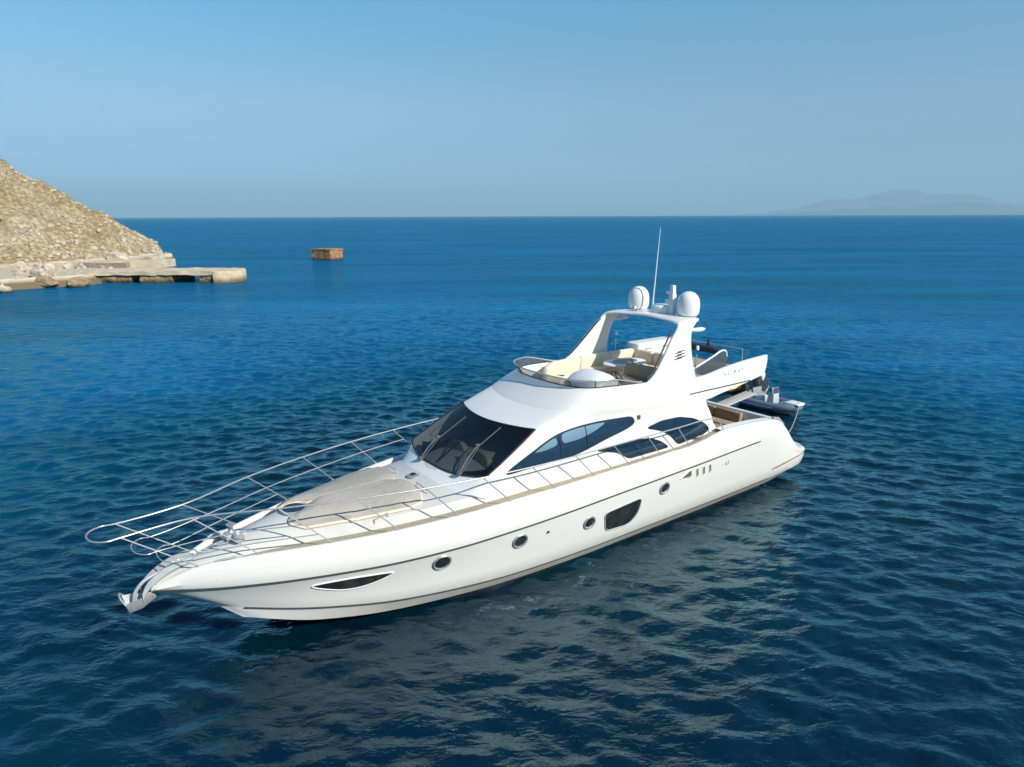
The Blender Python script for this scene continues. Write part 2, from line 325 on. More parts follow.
def make_shore():
    xs = np.concatenate([np.linspace(-215, -125, 70)[:-1], np.linspace(-125, -50, 230)]); ys = np.concatenate([np.linspace(66, 136, 220)[:-1], np.linspace(136, 220, 80)])
    X, Y = np.meshgrid(xs, ys, indexing='ij'); Z = hill_z(X, Y)
    n, k = X.shape; mb = MB(); v = np.stack([X, Y, Z], -1).reshape(-1, 3)
    i = np.arange(n-1)[:, None]*k; j = np.arange(k-1)[None]
    f = np.stack([i+j, i+k+j, i+k+j+1, i+j+1], -1).reshape(-1, 4)
    me = bpy.data.meshes.new('terrain'); me.from_pydata(v.tolist(), [], f.tolist())
    m = bpy.data.materials.new('dry_scree'); m.use_nodes = True; nt = m.node_tree; b = nt.nodes['Principled BSDF']; L = nt.links
    b.inputs['Roughness'].default_value = .95; b.inputs['Specular IOR Level'].default_value = .15
    tc = nt.nodes.new('ShaderNodeTexCoord')
    def noise(s, det=6):
        q = nt.nodes.new('ShaderNodeTexNoise'); q.inputs['Scale'].default_value = s; q.inputs['Detail'].default_value = det; L.new(tc.outputs['Object'], q.inputs['Vector']); return q
    a = noise(.09); r1 = nt.nodes.new('ShaderNodeValToRGB'); e = r1.color_ramp.elements
    e[0].position = .36; e[0].color = (.36, .27, .14, 1); e[1].position = .66; e[1].color = (.43, .37, .26, 1)
    x = r1.color_ramp.elements.new(.5); x.color = (.36, .29, .18, 1)
    L.new(a.outputs['Fac'], r1.inputs['Fac'])
    c = noise(1.6, 8); r2 = nt.nodes.new('ShaderNodeValToRGB'); r2.color_ramp.elements[0].position = .38; r2.color_ramp.elements[1].position = .68
    r2.color_ramp.elements[0].color = (.5, .47, .42, 1); r2.color_ramp.elements[1].color = (1.25, 1.22, 1.12, 1); L.new(c.outputs['Fac'], r2.inputs['Fac'])
    mx = nt.nodes.new('ShaderNodeMix'); mx.data_type = 'RGBA'; mx.blend_type = 'MULTIPLY'; mx.inputs[0].default_value = .85
    L.new(r1.outputs[0], mx.inputs[6]); L.new(r2.outputs[0], mx.inputs[7])
    # pale concrete quay ground on the flat, wet band at the waterline
    geo = nt.nodes.new('ShaderNodeNewGeometry'); sp = nt.nodes.new('ShaderNodeSeparateXYZ'); L.new(geo.outputs['Position'], sp.inputs[0])
    flat = nt.nodes.new('ShaderNodeMapRange'); flat.inputs['From Min'].default_value = 1.75; flat.inputs['From Max'].default_value = 1.5; L.new(sp.outputs['Z'], flat.inputs['Value'])
    pale = nt.nodes.new('ShaderNodeValToRGB'); pale.color_ramp.elements[0].color = (.62, .54, .41, 1); pale.color_ramp.elements[1].color = (.48, .42, .31, 1)
    pale.color_ramp.elements[0].position = .35; pale.color_ramp.elements[1].position = .7
    pn = noise(.5); L.new(pn.outputs['Fac'], pale.inputs['Fac'])
    mx2 = nt.nodes.new('ShaderNodeMix'); mx2.data_type = 'RGBA'; L.new(flat.outputs[0], mx2.inputs[0]); L.new(mx.outputs[2], mx2.inputs[6]); L.new(pale.outputs[0], mx2.inputs[7])
    wet = nt.nodes.new('ShaderNodeMapRange'); wet.inputs['From Min'].default_value = 1.15; wet.inputs['From Max'].default_value = .7; L.new(sp.outputs['Z'], wet.inputs['Value'])
    mx3 = nt.nodes.new('ShaderNodeMix'); mx3.data_type = 'RGBA'; L.new(wet.outputs[0], mx3.inputs[0]); L.new(mx2.outputs[2], mx3.inputs[6]); mx3.inputs[7].default_value = (.17, .135, .08, 1)
    L.new(mx3.outputs[2], b.inputs['Base Color'])
    bp = nt.nodes.new('ShaderNodeBump'); bp.inputs['Strength'].default_value = .9; bp.inputs['Distance'].default_value = .35; L.new(c.outputs['Fac'], bp.inputs['Height']); L.new(bp.outputs[0], b.inputs['Normal'])
    me.materials.append(m); me.polygons.foreach_set('use_smooth', [True]*len(me.polygons))
    o = bpy.data.objects.new('terrain', me); COL.objects.link(o)
    tag(o, 'dry sandy scree hillside sloping down to the old quay', 'hillside', kind='structure')
make_shore()

def rock_mat(name, c1, c2, s=1.5):
    return mat(name, c1, .95, noise=(s, c2, .35, .7), bump=(3, .8, .15))
ROCKM = rock_mat('pale_grey_scree', (.54, .475, .35), (.34, .28, .19), .8)
ROCKB = rock_mat('brown_shore_rock', (.40, .29, .17), (.22, .15, .085))
ROCKW = rock_mat('bleached_rock', (.55, .49, .38), (.40, .34, .25))
def rock_shape(seed, r=(1, 1, 1), sub=2):
    bm = bmesh.new(); bmesh.ops.create_icosphere(bm, subdivisions=sub, radius=1)
    g = np.random.default_rng(seed); planes = g.normal(size=(9, 3)); planes /= np.linalg.norm(planes, axis=1)[:, None]; off = .62+.25*g.random(9)
    for v in bm.verts:
        p = np.array(v.co)
        for n, d in zip(planes, off):
            t = p@n
            if t > d: p = p-n*(t-d)*.92
        p = p*(1+.06*g.normal()); v.co = Vector(p*np.array(r))
    vs_ = [tuple(v.co) for v in bm.verts]; fs = [tuple(v.index for v in f.verts) for f in bm.faces]; bm.free()
    return vs_, fs
def make_scree():
    shapes = [rock_shape(40+i, sub=1) for i in range(8)]; mb = MB(); g = np.random.default_rng(11); V = []; F = []; o = 0; cnt = 0
    n = 90000; x = -126+73*g.random(n); y = 80+80*g.random(n); z = hill_z(x, y); sd_ = sdist(x, y)
    dens = np.where(z < 1.75, .12, np.where(z < 10, 1.0, .6))*np.where(vnoise(x, y, 9, 9) < -.08, .22, 1.)*np.where((x < -90+.0*y) & (z < 13) & (z > 2.5), .15, 1.)*(.55+.9*np.clip(vnoise(x, y, 3.5, 12)+.3, 0, 1))*.33
    keep = (sd_ > .3) & (g.random(n) < dens)
    for x, y, z in list(zip(x[keep], y[keep], z[keep]))[:13000]:
        v, f = shapes[g.integers(8)]; sc = (.09+.62*g.random()**4.2)*(1.1 if z < 9 else .85); a = g.random()*6.28
        q = np.array(v)*np.array([1, .8, .65])*sc
        q = np.stack([q[:, 0]*math.cos(a)-q[:, 1]*math.sin(a), q[:, 0]*math.sin(a)+q[:, 1]*math.cos(a), q[:, 2]], 1)+[x, y, z+.12*sc]
        V.append(q); F.append(np.array(f)+o); o += len(q)
    me = bpy.data.meshes.new('scree'); me.from_pydata(np.concatenate(V).tolist(), [], np.concatenate(F).tolist()); me.materials.append(ROCKM)
    ob = bpy.data.objects.new('scree', me); COL.objects.link(ob)
    tag(ob, 'loose pale scree stones strewn over the hillside', 'scree', kind='stuff')
make_scree()
def boulder(x, y, z, r, seed, m, label, group=None):
    v, f = rock_shape(seed, r, 3); b = MB().add(v, f).build('boulder', m, None, angle=25); b.location = (x, y, z); b.rotation_euler.z = seed
    tag(b, label, 'boulder', group)
def make_scrub():
    g = np.random.default_rng(5); gm = mat('dry_olive_scrub', (.10, .095, .04), .9, noise=(3, (.16, .13, .06), .4, .7))
    for k, (x, y, r) in enumerate([(-88.5, 119, 1.3), (-86.6, 117.4, .9), (-91, 121, 1.2), (-84.9, 116.2, .6)]):
        z = float(hill_z(np.array([x]), np.array([y]))[0]); mb = MB()
        for i in range(420):
            d = g.normal(size=3); d /= np.linalg.norm(d); d[2] = abs(d[2])*.8; c = d*r*(.45+.55*g.random()); n_ = g.normal(size=3); n_ /= np.linalg.norm(n_); t_ = np.cross(n_, d+.1); t_ /= np.linalg.norm(t_)+1e-9
            sl = .10+.08*g.random(); mb.add([c-t_*sl, c+n_*sl*.5, c+t_*sl], [(0, 1, 2)])
        o = mb.build('shrub', gm, None, smooth=False, weld=False); o.location = (x, y, z)
        tag(o, ['largest dark olive shrub in the scrub patch on the hillside', 'dark olive shrub right beside the largest one on the hillside', 'dark olive shrub at the upper left end of the scrub patch', 'smallest lowest olive shrub of the hillside scrub patch'][k], 'shrub', 'shrubs on the scree slope')
make_scrub()
boulder(-55.6, 88.0, .35, (1.9, 1.3, 1.0), 61, ROCKB, 'large reddish brown boulder standing in the water before the quay wall', 'shore boulders')
boulder(-60.6, 88.4, 1.55, (1.35, 1.0, .85), 62, ROCKW, 'grey boulder with pale broken top on the quay edge', 'shore boulders')
boulder(-59.0, 87.2, .7, (1.5, 1.1, .8), 63, ROCKB, 'orange brown rock just below the grey quay boulder', 'shore boulders')
boulder(-60.2, 81.2, .2, (1.1, .8, .75), 64, ROCKW, 'small yellowish rock in the water at the far left shore', 'shore boulders')
boulder(-60.2, 113.5, 1.0, (2.6, 1.8, 1.3), 65, ROCKB, 'brown rock at the outermost foot of the scree slope', 'shore boulders')
boulder(-64.5, 113.5, 2.0, (1.9, 1.5, 1.2), 66, ROCKW, 'dark gapped pale rock where slope meets the concrete slab', 'shore boulders')

def wet_band(m, z0=.55, z1=.15, col=(.055, .045, .025)):
    nt = m.node_tree; b = nt.nodes['Principled BSDF']; L = nt.links; src = b.inputs['Base Color'].links[0].from_socket
    g = nt.nodes.new('ShaderNodeNewGeometry'); sp = nt.nodes.new('ShaderNodeSeparateXYZ'); L.new(g.outputs['Position'], sp.inputs[0])
    n = nt.nodes.new('ShaderNodeTexNoise'); n.inputs['Scale'].default_value = 1.3; L.new(g.outputs['Position'], n.inputs[0])
    ad = nt.nodes.new('ShaderNodeMath'); ad.operation = 'MULTIPLY_ADD'; L.new(n.outputs['Fac'], ad.inputs[0]); ad.inputs[1].default_value = -.5; L.new(sp.outputs['Z'], ad.inputs[2])
    mr = nt.nodes.new('ShaderNodeMapRange'); mr.inputs['From Min'].default_value = z0-.25; mr.inputs['From Max'].default_value = z1-.25; L.new(ad.outputs[0], mr.inputs['Value'])
    mx = nt.nodes.new('ShaderNodeMix'); mx.data_type = 'RGBA'; L.new(mr.outputs[0], mx.inputs[0]); L.new(src, mx.inputs[6]); mx.inputs[7].default_value = (*col, 1); L.new(mx.outputs[2], b.inputs['Base Color'])
    return m
for k in range(14):
    gx = np.random.default_rng(300+k); x_ = -74+15*gx.random(); y_ = 98.5+9*gx.random()+(-60-x_)*.15
    boulder(x_, y_, float(hill_z(np.array([x_]), np.array([y_]))[0])+.15, tuple((.45+.75*gx.random())*q for q in (1.2, .9, .75)), 310+k, ROCKW, 'pale angular boulder in the rubble at the foot of the scree slope', 'rubble boulders')
CONC = mat('old_pale_concrete', (.63, .53, .38), .9, noise=(.7, (.49, .39, .25), .4, .7), bump=(4, .5, .1))
CONCD = mat('stained_stone_pier', (.42, .29, .15), .95, noise=(.9, (.22, .14, .065), .35, .68), bump=(2.5, 1, .2))
wet_band(CONCD); wet_band(ROCKB); wet_band(ROCKW)
def rough(mb_obj, amp, s=1.2, seed=0):
    me = mb_obj.data; g = np.random.default_rng(seed)
    for v in me.vertices:
        c = v.co; n = [float(vnoise(np.array([c.x+31*k+c.z*3]), np.array([c.y-17*k+c.z*2]), s, seed+k)[0]) for k in range(3)]
        v.co = c+Vector(n)*amp
def slab_grid(x0, x1, y0, y1, z0, z1, nx, ny, nz=3):
    bm = bmesh.new(); bmesh.ops.create_cube(bm, size=1)
    for v in bm.verts: v.co = Vector((lerp(x0, x1, v.co.x+.5), lerp(y0, y1, v.co.y+.5), lerp(z0, z1, v.co.z+.5)))
    for n, a0, a1, nn in (((1, 0, 0), x0, x1, nx), ((0, 1, 0), y0, y1, ny), ((0, 0, 1), z0, z1, nz)):
        for i in range(1, nn):
            p = Vector(n)*lerp(a0, a1, i/nn); bmesh.ops.bisect_plane(bm, geom=bm.verts[:]+bm.edges[:]+bm.faces[:], plane_co=p, plane_no=n)
    bm.verts.index_update()
    v = [tuple(q.co) for q in bm.verts]; f = [tuple(w.index for w in q.verts) for q in bm.faces]; bm.free(); return v, f
def make_jetty():
    root = tag(empty('concrete_jetty', (-46, 97, 0)), 'old broken concrete jetty on stone piers reaching out from the scree shore', 'jetty')
    inv = Matrix.Translation((46, -97, 0))
    def P(name, m, boxes, amp, seed):
        mb = MB()
        for b in boxes: mb.add(*slab_grid(*b))
        o = mb.build(name, m, root, angle=30, bevel=0); rough(o, amp, .9, seed); o.data.transform(inv); return o
    P('deck', CONC, [(-57, -39.6, 92.4, 99.2, 1.04, 1.55, 44, 14, 4)], .15, 70)
    P('pier', CONCD, [(-56, -51.3, 92.7, 98.9, -1, .9, 10, 12, 5)], .45, 71)
    P('pier', CONCD, [(-49.9, -45.6, 92.6, 98.9, -1, .9, 9, 12, 5)], .45, 72)
    P('pier', CONCD, [(-41.9, -39.9, 92.7, 98.9, -1, .9, 5, 12, 5)], .4, 73)
    # rounded end block
    ring = []
    for k in range(25):
        a = R(-90+180*k/24); ring.append((-39.9+2.7*math.cos(a), 95.8+3.6*math.sin(a)))
    rows = []
    for z, s in ((-1, 1.0), (0, 1.0), (.5, 1.0), (1.0, 1.0), (1.35, .985), (1.5, .95), (1.56, .88)):
        rows.append([(-39.9+(x+39.9)*s, 95.8+(y-95.8)*s, z) for x, y in ring])
    mb = MB(); mb.grid(rows); mb.v += [(-39.9, 95.8, 1.62)]; c = len(mb.v)-1; o = len(rows[0])*(len(rows)-1)
    for k in range(24): mb.f.append((o+k, o+k+1, c))
    e = mb.build('round_end', wet_band(mat('tan_concrete_block', (.60, .49, .34), .95, noise=(1.2, (.47, .36, .22), .4, .7), bump=(4, .6, .1)), .8, .2, (.20, .14, .07)), root, angle=30); rough(e, .2, .8, 74); e.data.transform(inv)
make_jetty()
def slab(name, label, cat, box, m, seed, amp=.15, rz=0):
    cx, cy = (box[0]+box[1])/2, (box[2]+box[3])/2
    o = MB().add(*slab_grid(*box)).build(name, m, None, angle=30); rough(o, amp, .9, seed); o.data.transform(Matrix.Translation((-cx, -cy, 0))); o.location = (cx, cy, 0); o.rotation_euler.z = rz
    return tag(o, label, cat)
slab('concrete_slab', 'pale concrete slab at the foot of the scree behind the jetty', 'slab', (-66, -55.5, 108, 114.5, .8, 1.95, 14, 10, 3), CONC, 80, rz=R(4))
slab('low_wall', 'short grey rubble wall on the quay ground below the scree', 'wall', (-64.5, -57.5, 103.2, 104.3, 1.1, 1.95, 10, 3, 3), mat('grey_rubble', (.30, .26, .20), .95, noise=(2, (.22, .19, .14), .4, .7), bump=(4, .8, .1)), 81, .25, R(-3))

def make_block():
    root = tag(empty('masonry_block', (-38.1, 143.6, 0), R(-24)), 'square brown masonry block ruin standing alone in the sea', 'ruin')
    bk = bpy.data.materials.new('rusty_brickwork'); bk.use_nodes = True; nt = bk.node_tree; b = nt.nodes['Principled BSDF']; b.inputs['Roughness'].default_value = .95
    tc = nt.nodes.new('ShaderNodeTexCoord'); n = nt.nodes.new('ShaderNodeTexNoise'); n.inputs['Scale'].default_value = 1.6; n.inputs['Detail'].default_value = 6
    r = nt.nodes.new('ShaderNodeValToRGB'); r.color_ramp.elements[0].color = (.27, .12, .05, 1); r.color_ramp.elements[1].color = (.46, .25, .11, 1); r.color_ramp.elements[0].position = .4; r.color_ramp.elements[1].position = .62
    nt.links.new(tc.outputs['Object'], n.inputs[0]); nt.links.new(n.outputs['Fac'], r.inputs[0]); nt.links.new(r.outputs[0], b.inputs['Base Color']); wet_band(bk, .6, .1)
    def P(name, m, bx, amp, seed):
        o = MB().add(*slab_grid(*bx)).build(name, m, root, angle=30); rough(o, amp, .8, seed)
    P('wall', bk, (-2.35, 2.35, -2.0, -1.6, -.8, 1.95, 14, 2, 8), .14, 90)
    P('wall', bk, (-2.35, 2.35, 1.6, 2.0, -.8, 1.95, 14, 2, 8), .14, 91)
    P('wall', bk, (-2.35, -1.95, -1.6, 1.6, -.8, 1.95, 2, 10, 8), .14, 92)
    P('wall', bk, (1.95, 2.35, -1.6, 1.6, -.8, 1.95, 2, 10, 8), .14, 93)
    P('coping', bk, (-2.45, 2.45, -2.12, 2.15, 1.93, 2.2, 14, 10, 2), .12, 94)
make_block()

def make_hills():
    m = mat('haze_tinted_island_ground', (.07, .10, .12), 1, noise=(.0008, (.10, .12, .13), .4, .6))  # some of the haze blue is put into the ground colour itself
    D = 24000.; xs = np.linspace(7300, 26500, 220); ys = np.linspace(D-1500, D+2600, 24)
    X, Y = np.meshgrid(xs, ys, indexing='ij')
    prof = pchip([7300, 8600, 9800, 11000, 12200, 13200, 14200, 15200, 16500, 18000, 21000, 24000, 26500], [0, 90, 260, 520, 640, 760, 790, 740, 420, 330, 300, 200, 0])
    Z = prof(X)*np.clip(1-np.abs((Y-D)/2200)**1.6, -.1, 1)*(1+.25*vnoise(X, Y, 900, 21))+vnoise(X, Y, 500, 22)*110-15
    Z = np.where(prof(X) < 20, -20, Z)
    MB().grid([[(X[i, j], Y[i, j], Z[i, j]) for j in range(len(ys))] for i in range(len(xs))]).build('hills', m, None)
    tag(bpy.data.objects['hills'], 'faint hazy mountainous island on the horizon', 'island', kind='structure')
make_hills()

# ------------------------------------------------------------------ the yacht
YO = Vector((9.38, 24.04, 0)); YH = R(216.5)
yacht = tag(empty('motor_yacht', YO, YH), 'large white flybridge motor yacht at anchor, with dark windows and a radar arch', 'yacht')

def yb(X):
    X = np.asarray(X, float); f = 2.4*(1-np.clip((X-10.5)/9.9, 0, 1)**2.3)
    return np.where(X < 6, aft_y(X), f)
aft_y = pchip([.5, .56, .68, .9, 1.3, 2, 3, 4, 6], [1.25, 1.55, 1.8, 1.98, 2.1, 2.18, 2.27, 2.36, 2.4])
zs = pchip([.5, .95, 1.3, 1.8, 2.4, 2.9, 3.4, 4.5, 5.7, 6.6, 7.4, 10, 12.5, 14.6, 15.9, 17.2, 18.4, 19.3, 19.8, 20.15, 20.4], [.95, .98, 1.08, 1.42, 1.98, 2.33, 2.45, 2.57, 2.62, 2.5, 2.43, 2.41, 2.37, 2.27, 2.2, 2.15, 2.10, 2.03, 1.9, 1.73, 1.60])
zr = pchip([.5, 1.3, 2, 3, 4, 8, 11, 13.2, 14.7, 16.5, 19, 20.4], [.86, .92, 1.12, 1.62, 1.95, 1.85, 1.77, 1.67, 1.58, 1.52, 1.51, 1.56])
yc = pchip([.5, .56, .68, .9, 1.3, 2, 3, 6, 10.4, 12, 13.2, 14.5, 15.7, 17.4, 18.6, 19.1, 19.48], [1.2, 1.5, 1.76, 1.95, 2.07, 2.13, 2.16, 2.17, 2.17, 2.12, 2.03, 1.85, 1.61, 1.12, .62, .36, 0])
zc = pchip([.5, 3, 6, 13, 15.7, 17.4, 19, 19.48], [.48, .46, .43, .42, .50, .68, .93, 1.02])
stem = pchip([-1, -.5, 0, .63, .86, 1.17, 1.35, 1.57], [14.5, 16.6, 17.8, 18.89, 19.25, 19.77, 20.05, 20.41])
NS = 150
T = np.linspace(0, 1, NS); T = 1-(1-T)**1.6; T = np.where(np.linspace(0, 1, NS) < .04, T, T)
def stations(xe, x0=.5):
    u = np.linspace(0, 1, NS); u = u**1.35; u = 1-(1-u)**1.5
    return x0+(xe-x0)*u
Xr = stations(20.4); Yr = yb(Xr)+.05*np.clip((20.2-Xr)/2, 0, 1); Zr = zr(Xr)
Xs = stations(20.38); Ys = yb(Xs)*np.where(Xs > 20.3, .9, 1)-.02; Zs = zs(Xs)
Xc = stations(19.48); Yc = yc(Xc); Zc = zc(Xc)
def arr(x, y, z): return np.stack([x, np.maximum(y, 0), z], -1)
RUB = arr(Xr, Yr, Zr); SHEER = arr(Xs, Ys, Zs); CHINE = arr(Xc, Yc, Zc)
def mid(fr):
    ze = lerp(1.02, 1.56, fr); xe = float(stem(ze)); X = stations(xe)
    fl = pchip([.5, 11, 15, 18, 20.4], [-.03, -.02, .03, .04, 0])
    return arr(X, lerp(Yc, Yr, fr)-fl(X)*math.sin(math.pi*fr), lerp(Zc, Zr, fr))
m1, m2, m3 = mid(.25), mid(.5), mid(.78)
up1 = lerp(RUB, SHEER, .4)+np.stack([0*Xr, np.clip(Yr, 0, .05), 0*Xr], -1)
up2 = lerp(RUB, SHEER, .85)+np.stack([0*Xr, np.clip(Yr, 0, .02), 0*Xr], -1)
# below the chine: spray strake, then the bottom down to the water; aft of x=3 the hull is the overhanging bathing platform
Xb = stations(18.95); k3 = np.clip((Xb-2.2)/1.2, 0, 1)
st_y = np.maximum(yc(Xb)-.05-.17*np.clip((18.95-Xb)/3, 0, 1), 0)*np.where(Xb > 18.9, 0, 1); st_z = pchip([.5, 3, 13, 15.7, 17.4, 18.95], [.40, .17, .12, .14, .30, .66])(Xb)
STRAKE = arr(Xb, st_y, st_z)
Xw = stations(17.8); wl_y = pchip([.5, 3, 10, 13.4, 14.8, 16, 17, 17.8], [1.0, 1.86, 1.86, 1.76, 1.42, .98, .48, 0])(Xw)
kz = np.clip((Xw-2.6)/.5, 0, 1)
WLT = arr(Xw, wl_y+.02, lerp(.37+0*Xw, .07+.02*np.clip((Xw-15)/3, 0, 1), kz)); WL = arr(Xw, wl_y*.93, lerp(.34+0*Xw, -.2+0*Xw, kz))
Xk = stations(16.6); kk = np.clip((Xk-2.6)/.5, 0, 1); KEEL = arr(Xk, 0*Xk, lerp(.33+0*Xk, pchip([3, 12, 15, 16.6], [-.8, -.9, -.8, -.5])(Xk), kk))
ins = np.minimum(.10, Ys*.5); i1 = np.stack([Xs-.02*(Ys < .3), Ys-ins, Zs+.004], -1)
i2 = np.stack([Xs-.05*(Ys < .3), Ys-ins*1.15, Zs-np.minimum(.10, .12*np.clip((20.3-Xs)/1.0, .1, 1))], -1)
rows = [STRAKE, lerp(STRAKE, CHINE, .82), CHINE, m1, m2, m3, lerp(m3, RUB, .92), RUB, up1, up2, SHEER, lerp(SHEER, i1, .35)+[0, 0, .012], i1, i2]
hull = MB(); hull.grid(rows)
for r_ in (rows,):                                        # stern end wall
    for a, b in zip(r_[:-1], r_[1:]):
        pa, pb = a[0], b[0]; hull.add([pa, pb, (pb[0], 0, pb[2]), (pa[0], 0, pa[2])], [(0, 1, 2, 3)])
GELH = mat('hull_gelcoat', (.79, .77, .725), .25, coat=.35, noise=(.7, (.765, .75, .71), .42, .8))
def scum(m):
    nt = m.node_tree; b = nt.nodes['Principled BSDF']; L = nt.links; src = b.inputs['Base Color'].links[0].from_socket
    tc = nt.nodes.new('ShaderNodeTexCoord'); sp = nt.nodes.new('ShaderNodeSeparateXYZ'); L.new(tc.outputs['Object'], sp.inputs[0])
    mp = nt.nodes.new('ShaderNodeMapping'); mp.inputs['Scale'].default_value = (5, 5, .35); L.new(tc.outputs['Object'], mp.inputs['Vector'])
    n = nt.nodes.new('ShaderNodeTexNoise'); n.inputs['Scale'].default_value = 1.0; n.inputs['Detail'].default_value = 5; L.new(mp.outputs[0], n.inputs[0])
    ad = nt.nodes.new('ShaderNodeMath'); ad.operation = 'MULTIPLY_ADD'; L.new(n.outputs['Fac'], ad.inputs[0]); ad.inputs[1].default_value = -.5; L.new(sp.outputs['Z'], ad.inputs[2])
    mr = nt.nodes.new('ShaderNodeMapRange'); mr.inputs['From Min'].default_value = .30; mr.inputs['From Max'].default_value = -.15; mr.inputs['To Max'].default_value = .55; L.new(ad.outputs[0], mr.inputs['Value'])
    mx = nt.nodes.new('ShaderNodeMix'); mx.data_type = 'RGBA'; L.new(mr.outputs[0], mx.inputs[0]); L.new(src, mx.inputs[6]); mx.inputs[7].default_value = (.55, .49, .36, 1); L.new(mx.outputs[2], b.inputs['Base Color'])
scum(GELH)
HULL = hull.build('hull', GELH, yacht, mirror=True, angle=28)
MB().grid([KEEL, WL, WLT, STRAKE]).build('antifouling', BOOT, HULL, mirror=True)
# thin dark lines
def line_along(C, x0, x1, off, r, name, m, parent, both=True, seg=6):
    s = [tuple(p+np.array([0, off, 0])) for p in C if x0 <= p[0] <= x1]
    for sgn in ((1, -1) if both else (1,)):
        MB().tube([(x, sgn*y, z) for x, y, z in s], r, seg).build(name, m, parent)
line_along(RUB, 4.0, 20.36, .008, .020, 'rub_rail', DARK, HULL)
line_along(lerp(STRAKE, CHINE, .9), 3.0, 18.9, .004, .020, 'chine_stripe', DARK, HULL)
PST = np.stack([np.linspace(1.0, 3.0, 14), np.interp(np.linspace(1.0, 3.0, 14), Xr, Yr)-.005, np.linspace(.88, .82, 14)], -1)
line_along(PST, .9, 3.1, .02, .016, 'platform_stripe', mat('brown_stripe', (.25, .12, .06), .5, noise=(9, (.2, .1, .05), .4, .8)), HULL)

# side deck, coachroof and foredeck
i_in = lambda X: np.minimum(pchip([5.6, 17.2, 18.4, 19.2, 19.8, 20.4], [.52, .52, .42, .2, .12, .05])(X), yb(X)*.75)
re_ = pchip([5.6, 16.5, 18.2, 19.2, 20.4], [.12, .12, .07, .01, .0])
hc = pchip([5.6, 13.7, 14.05, 14.4, 14.9, 15.5, 17.5, 18.3, 19, 19.6, 20.4], [.45, .50, .46, .34, .27, .28, .34, .24, .10, .02, -.01])
Xd = np.concatenate([np.linspace(5.8, 13.4, 40), np.linspace(13.5, 20.3, 90)])
yd = yb(Xd); zd = zs(Xd)-.09*np.clip((20.3-Xd)/1.0, .15, 1)
e0 = np.maximum(yd-.13, yd*.45); e1 = np.maximum(yd-i_in(Xd), yd*.2)
def sec(X, e, z0, re, h):
    out = [(X, e, z0), (X, e-.02, z0+re*.45), (X, max(e-.07, e*.8), z0+.085+re)] if re > .03 else [(X, e, z0), (X, e*.97, z0+.01), (X, e*.92, z0+.03+re)]
    zt = out[-1][2]; ye = out[-1][1]; zc_ = z0+.09+h
    for t in (.82, .6, .4, .2, 0):
        out.append((X, ye*t, zt+(max(zc_, zt)-zt)*(1-t**2.2)))
    return out
S = [sec(x, b, z, r_, h) for x, b, z, r_, h in zip(Xd, e1, zd, re_(Xd), hc(Xd))]
FORE = MB().grid(S).build('foredeck', GELM, yacht, mirror=True, angle=40)
def deck_z(x, y):
    k = int(np.argmin(np.abs(Xd-x))); s = S[k]; ys_ = [p[1] for p in s][::-1]; z_ = [p[2] for p in s][::-1]
    return float(np.interp(abs(y), ys_, z_))
sd = MB(); sel = Xd < 19.25
for sg in (1, -1):
    sd.grid([[(x, sg*a, z+.004), (x, sg*lerp(a, b, .5), z+.008), (x, sg*(b-.01), z+.004)] for x, a, b, z in zip(Xd[sel], e0[sel], e1[sel], zd[sel])])
sd.build('side_deck', TEAK, yacht)
wd = MB(); sel2 = Xd >= 19.2
for sg in (1, -1):
    wd.grid([[(x, sg*a, z+.003), (x, sg*b, z+.003)] for x, a, b, z in zip(Xd[sel2], e0[sel2]+.03, e1[sel2], zd[sel2])])
wd.build('bow_deck', GELM, yacht)

# lower cabin: rings from deck to the brow
R0 = [(5.62, 2.0, 2.42), (7.5, 1.98, 2.30), (9.5, 1.965, 2.28), (11.3, 1.91, 2.26), (12.6, 1.80, 2.24), (13.5, 1.70, 2.3), (13.98, 1.62, 2.42), (14.40, .92, 2.53), (14.50, 0, 2.585)]
R1 = [(5.9, 1.97, 2.80), (7.5, 1.96, 2.78), (9.5, 1.94, 2.80), (11.3, 1.885, 2.82), (12.6, 1.80, 2.83), (13.36, 1.76, 2.83), (13.66, 1.71, 2.85), (14.0, .92, 2.765), (14.08, 0, 2.745)]
R2 = [(6.15, 1.925, 3.32), (7.5, 1.915, 3.40), (9.2, 1.885, 3.52), (10.6, 1.83, 3.62), (11.4, 1.76, 3.64), (11.9, 1.68, 3.65), (12.14, 1.58, 3.65), (12.46, .82, 3.64), (12.56, 0, 3.63)]
R3 = [(6.25, 1.935, 3.50), (7.5, 1.935, 3.62), (9.2, 1.92, 3.78), (10.2, 1.895, 3.87), (10.8, 1.83, 3.93), (11.1, 1.70, 3.95), (11.28, 1.45, 3.945), (11.5, .75, 3.91), (11.56, 0, 3.90)]
def ring(P, n=8):
    c = crom(P, n, post=(P[-2][0], -P[-2][1], P[-2][2])); return np.concatenate([c, (c[:-1]*[1, -1, 1])[::-1]])
q0, q1, q2, q3 = ring(R0), ring(R1), ring(R2), ring(R3)
NP = len(q0); iA = 6*8; iB = NP-1-iA
def bulge(a, b, t, amt):
    p = lerp(a, b, t); n = np.stack([np.zeros(len(p)), np.sign(p[:, 1])*np.clip(np.abs(p[:, 1])/1.5, 0, 1), np.zeros(len(p))], -1); return p+n*amt*4*t*(1-t)
mids = [q1]+[bulge(q1, q2, t, .03) for t in (.25, .5, .75)]+[q2]
cab = MB()
cab.grid([q0, lerp(q0, q1, .5), q1]); cab.grid([m[:iA+1] for m in mids]); cab.grid([m[iB:] for m in mids])
cab.grid([q2, lerp(q2, q3, .5)+[0, 0, .012], q3])
CAB = cab.build('cabin', GEL, yacht, angle=30)
bk = MB(); pa = [q0[0], q1[0], q2[0], q3[0]]
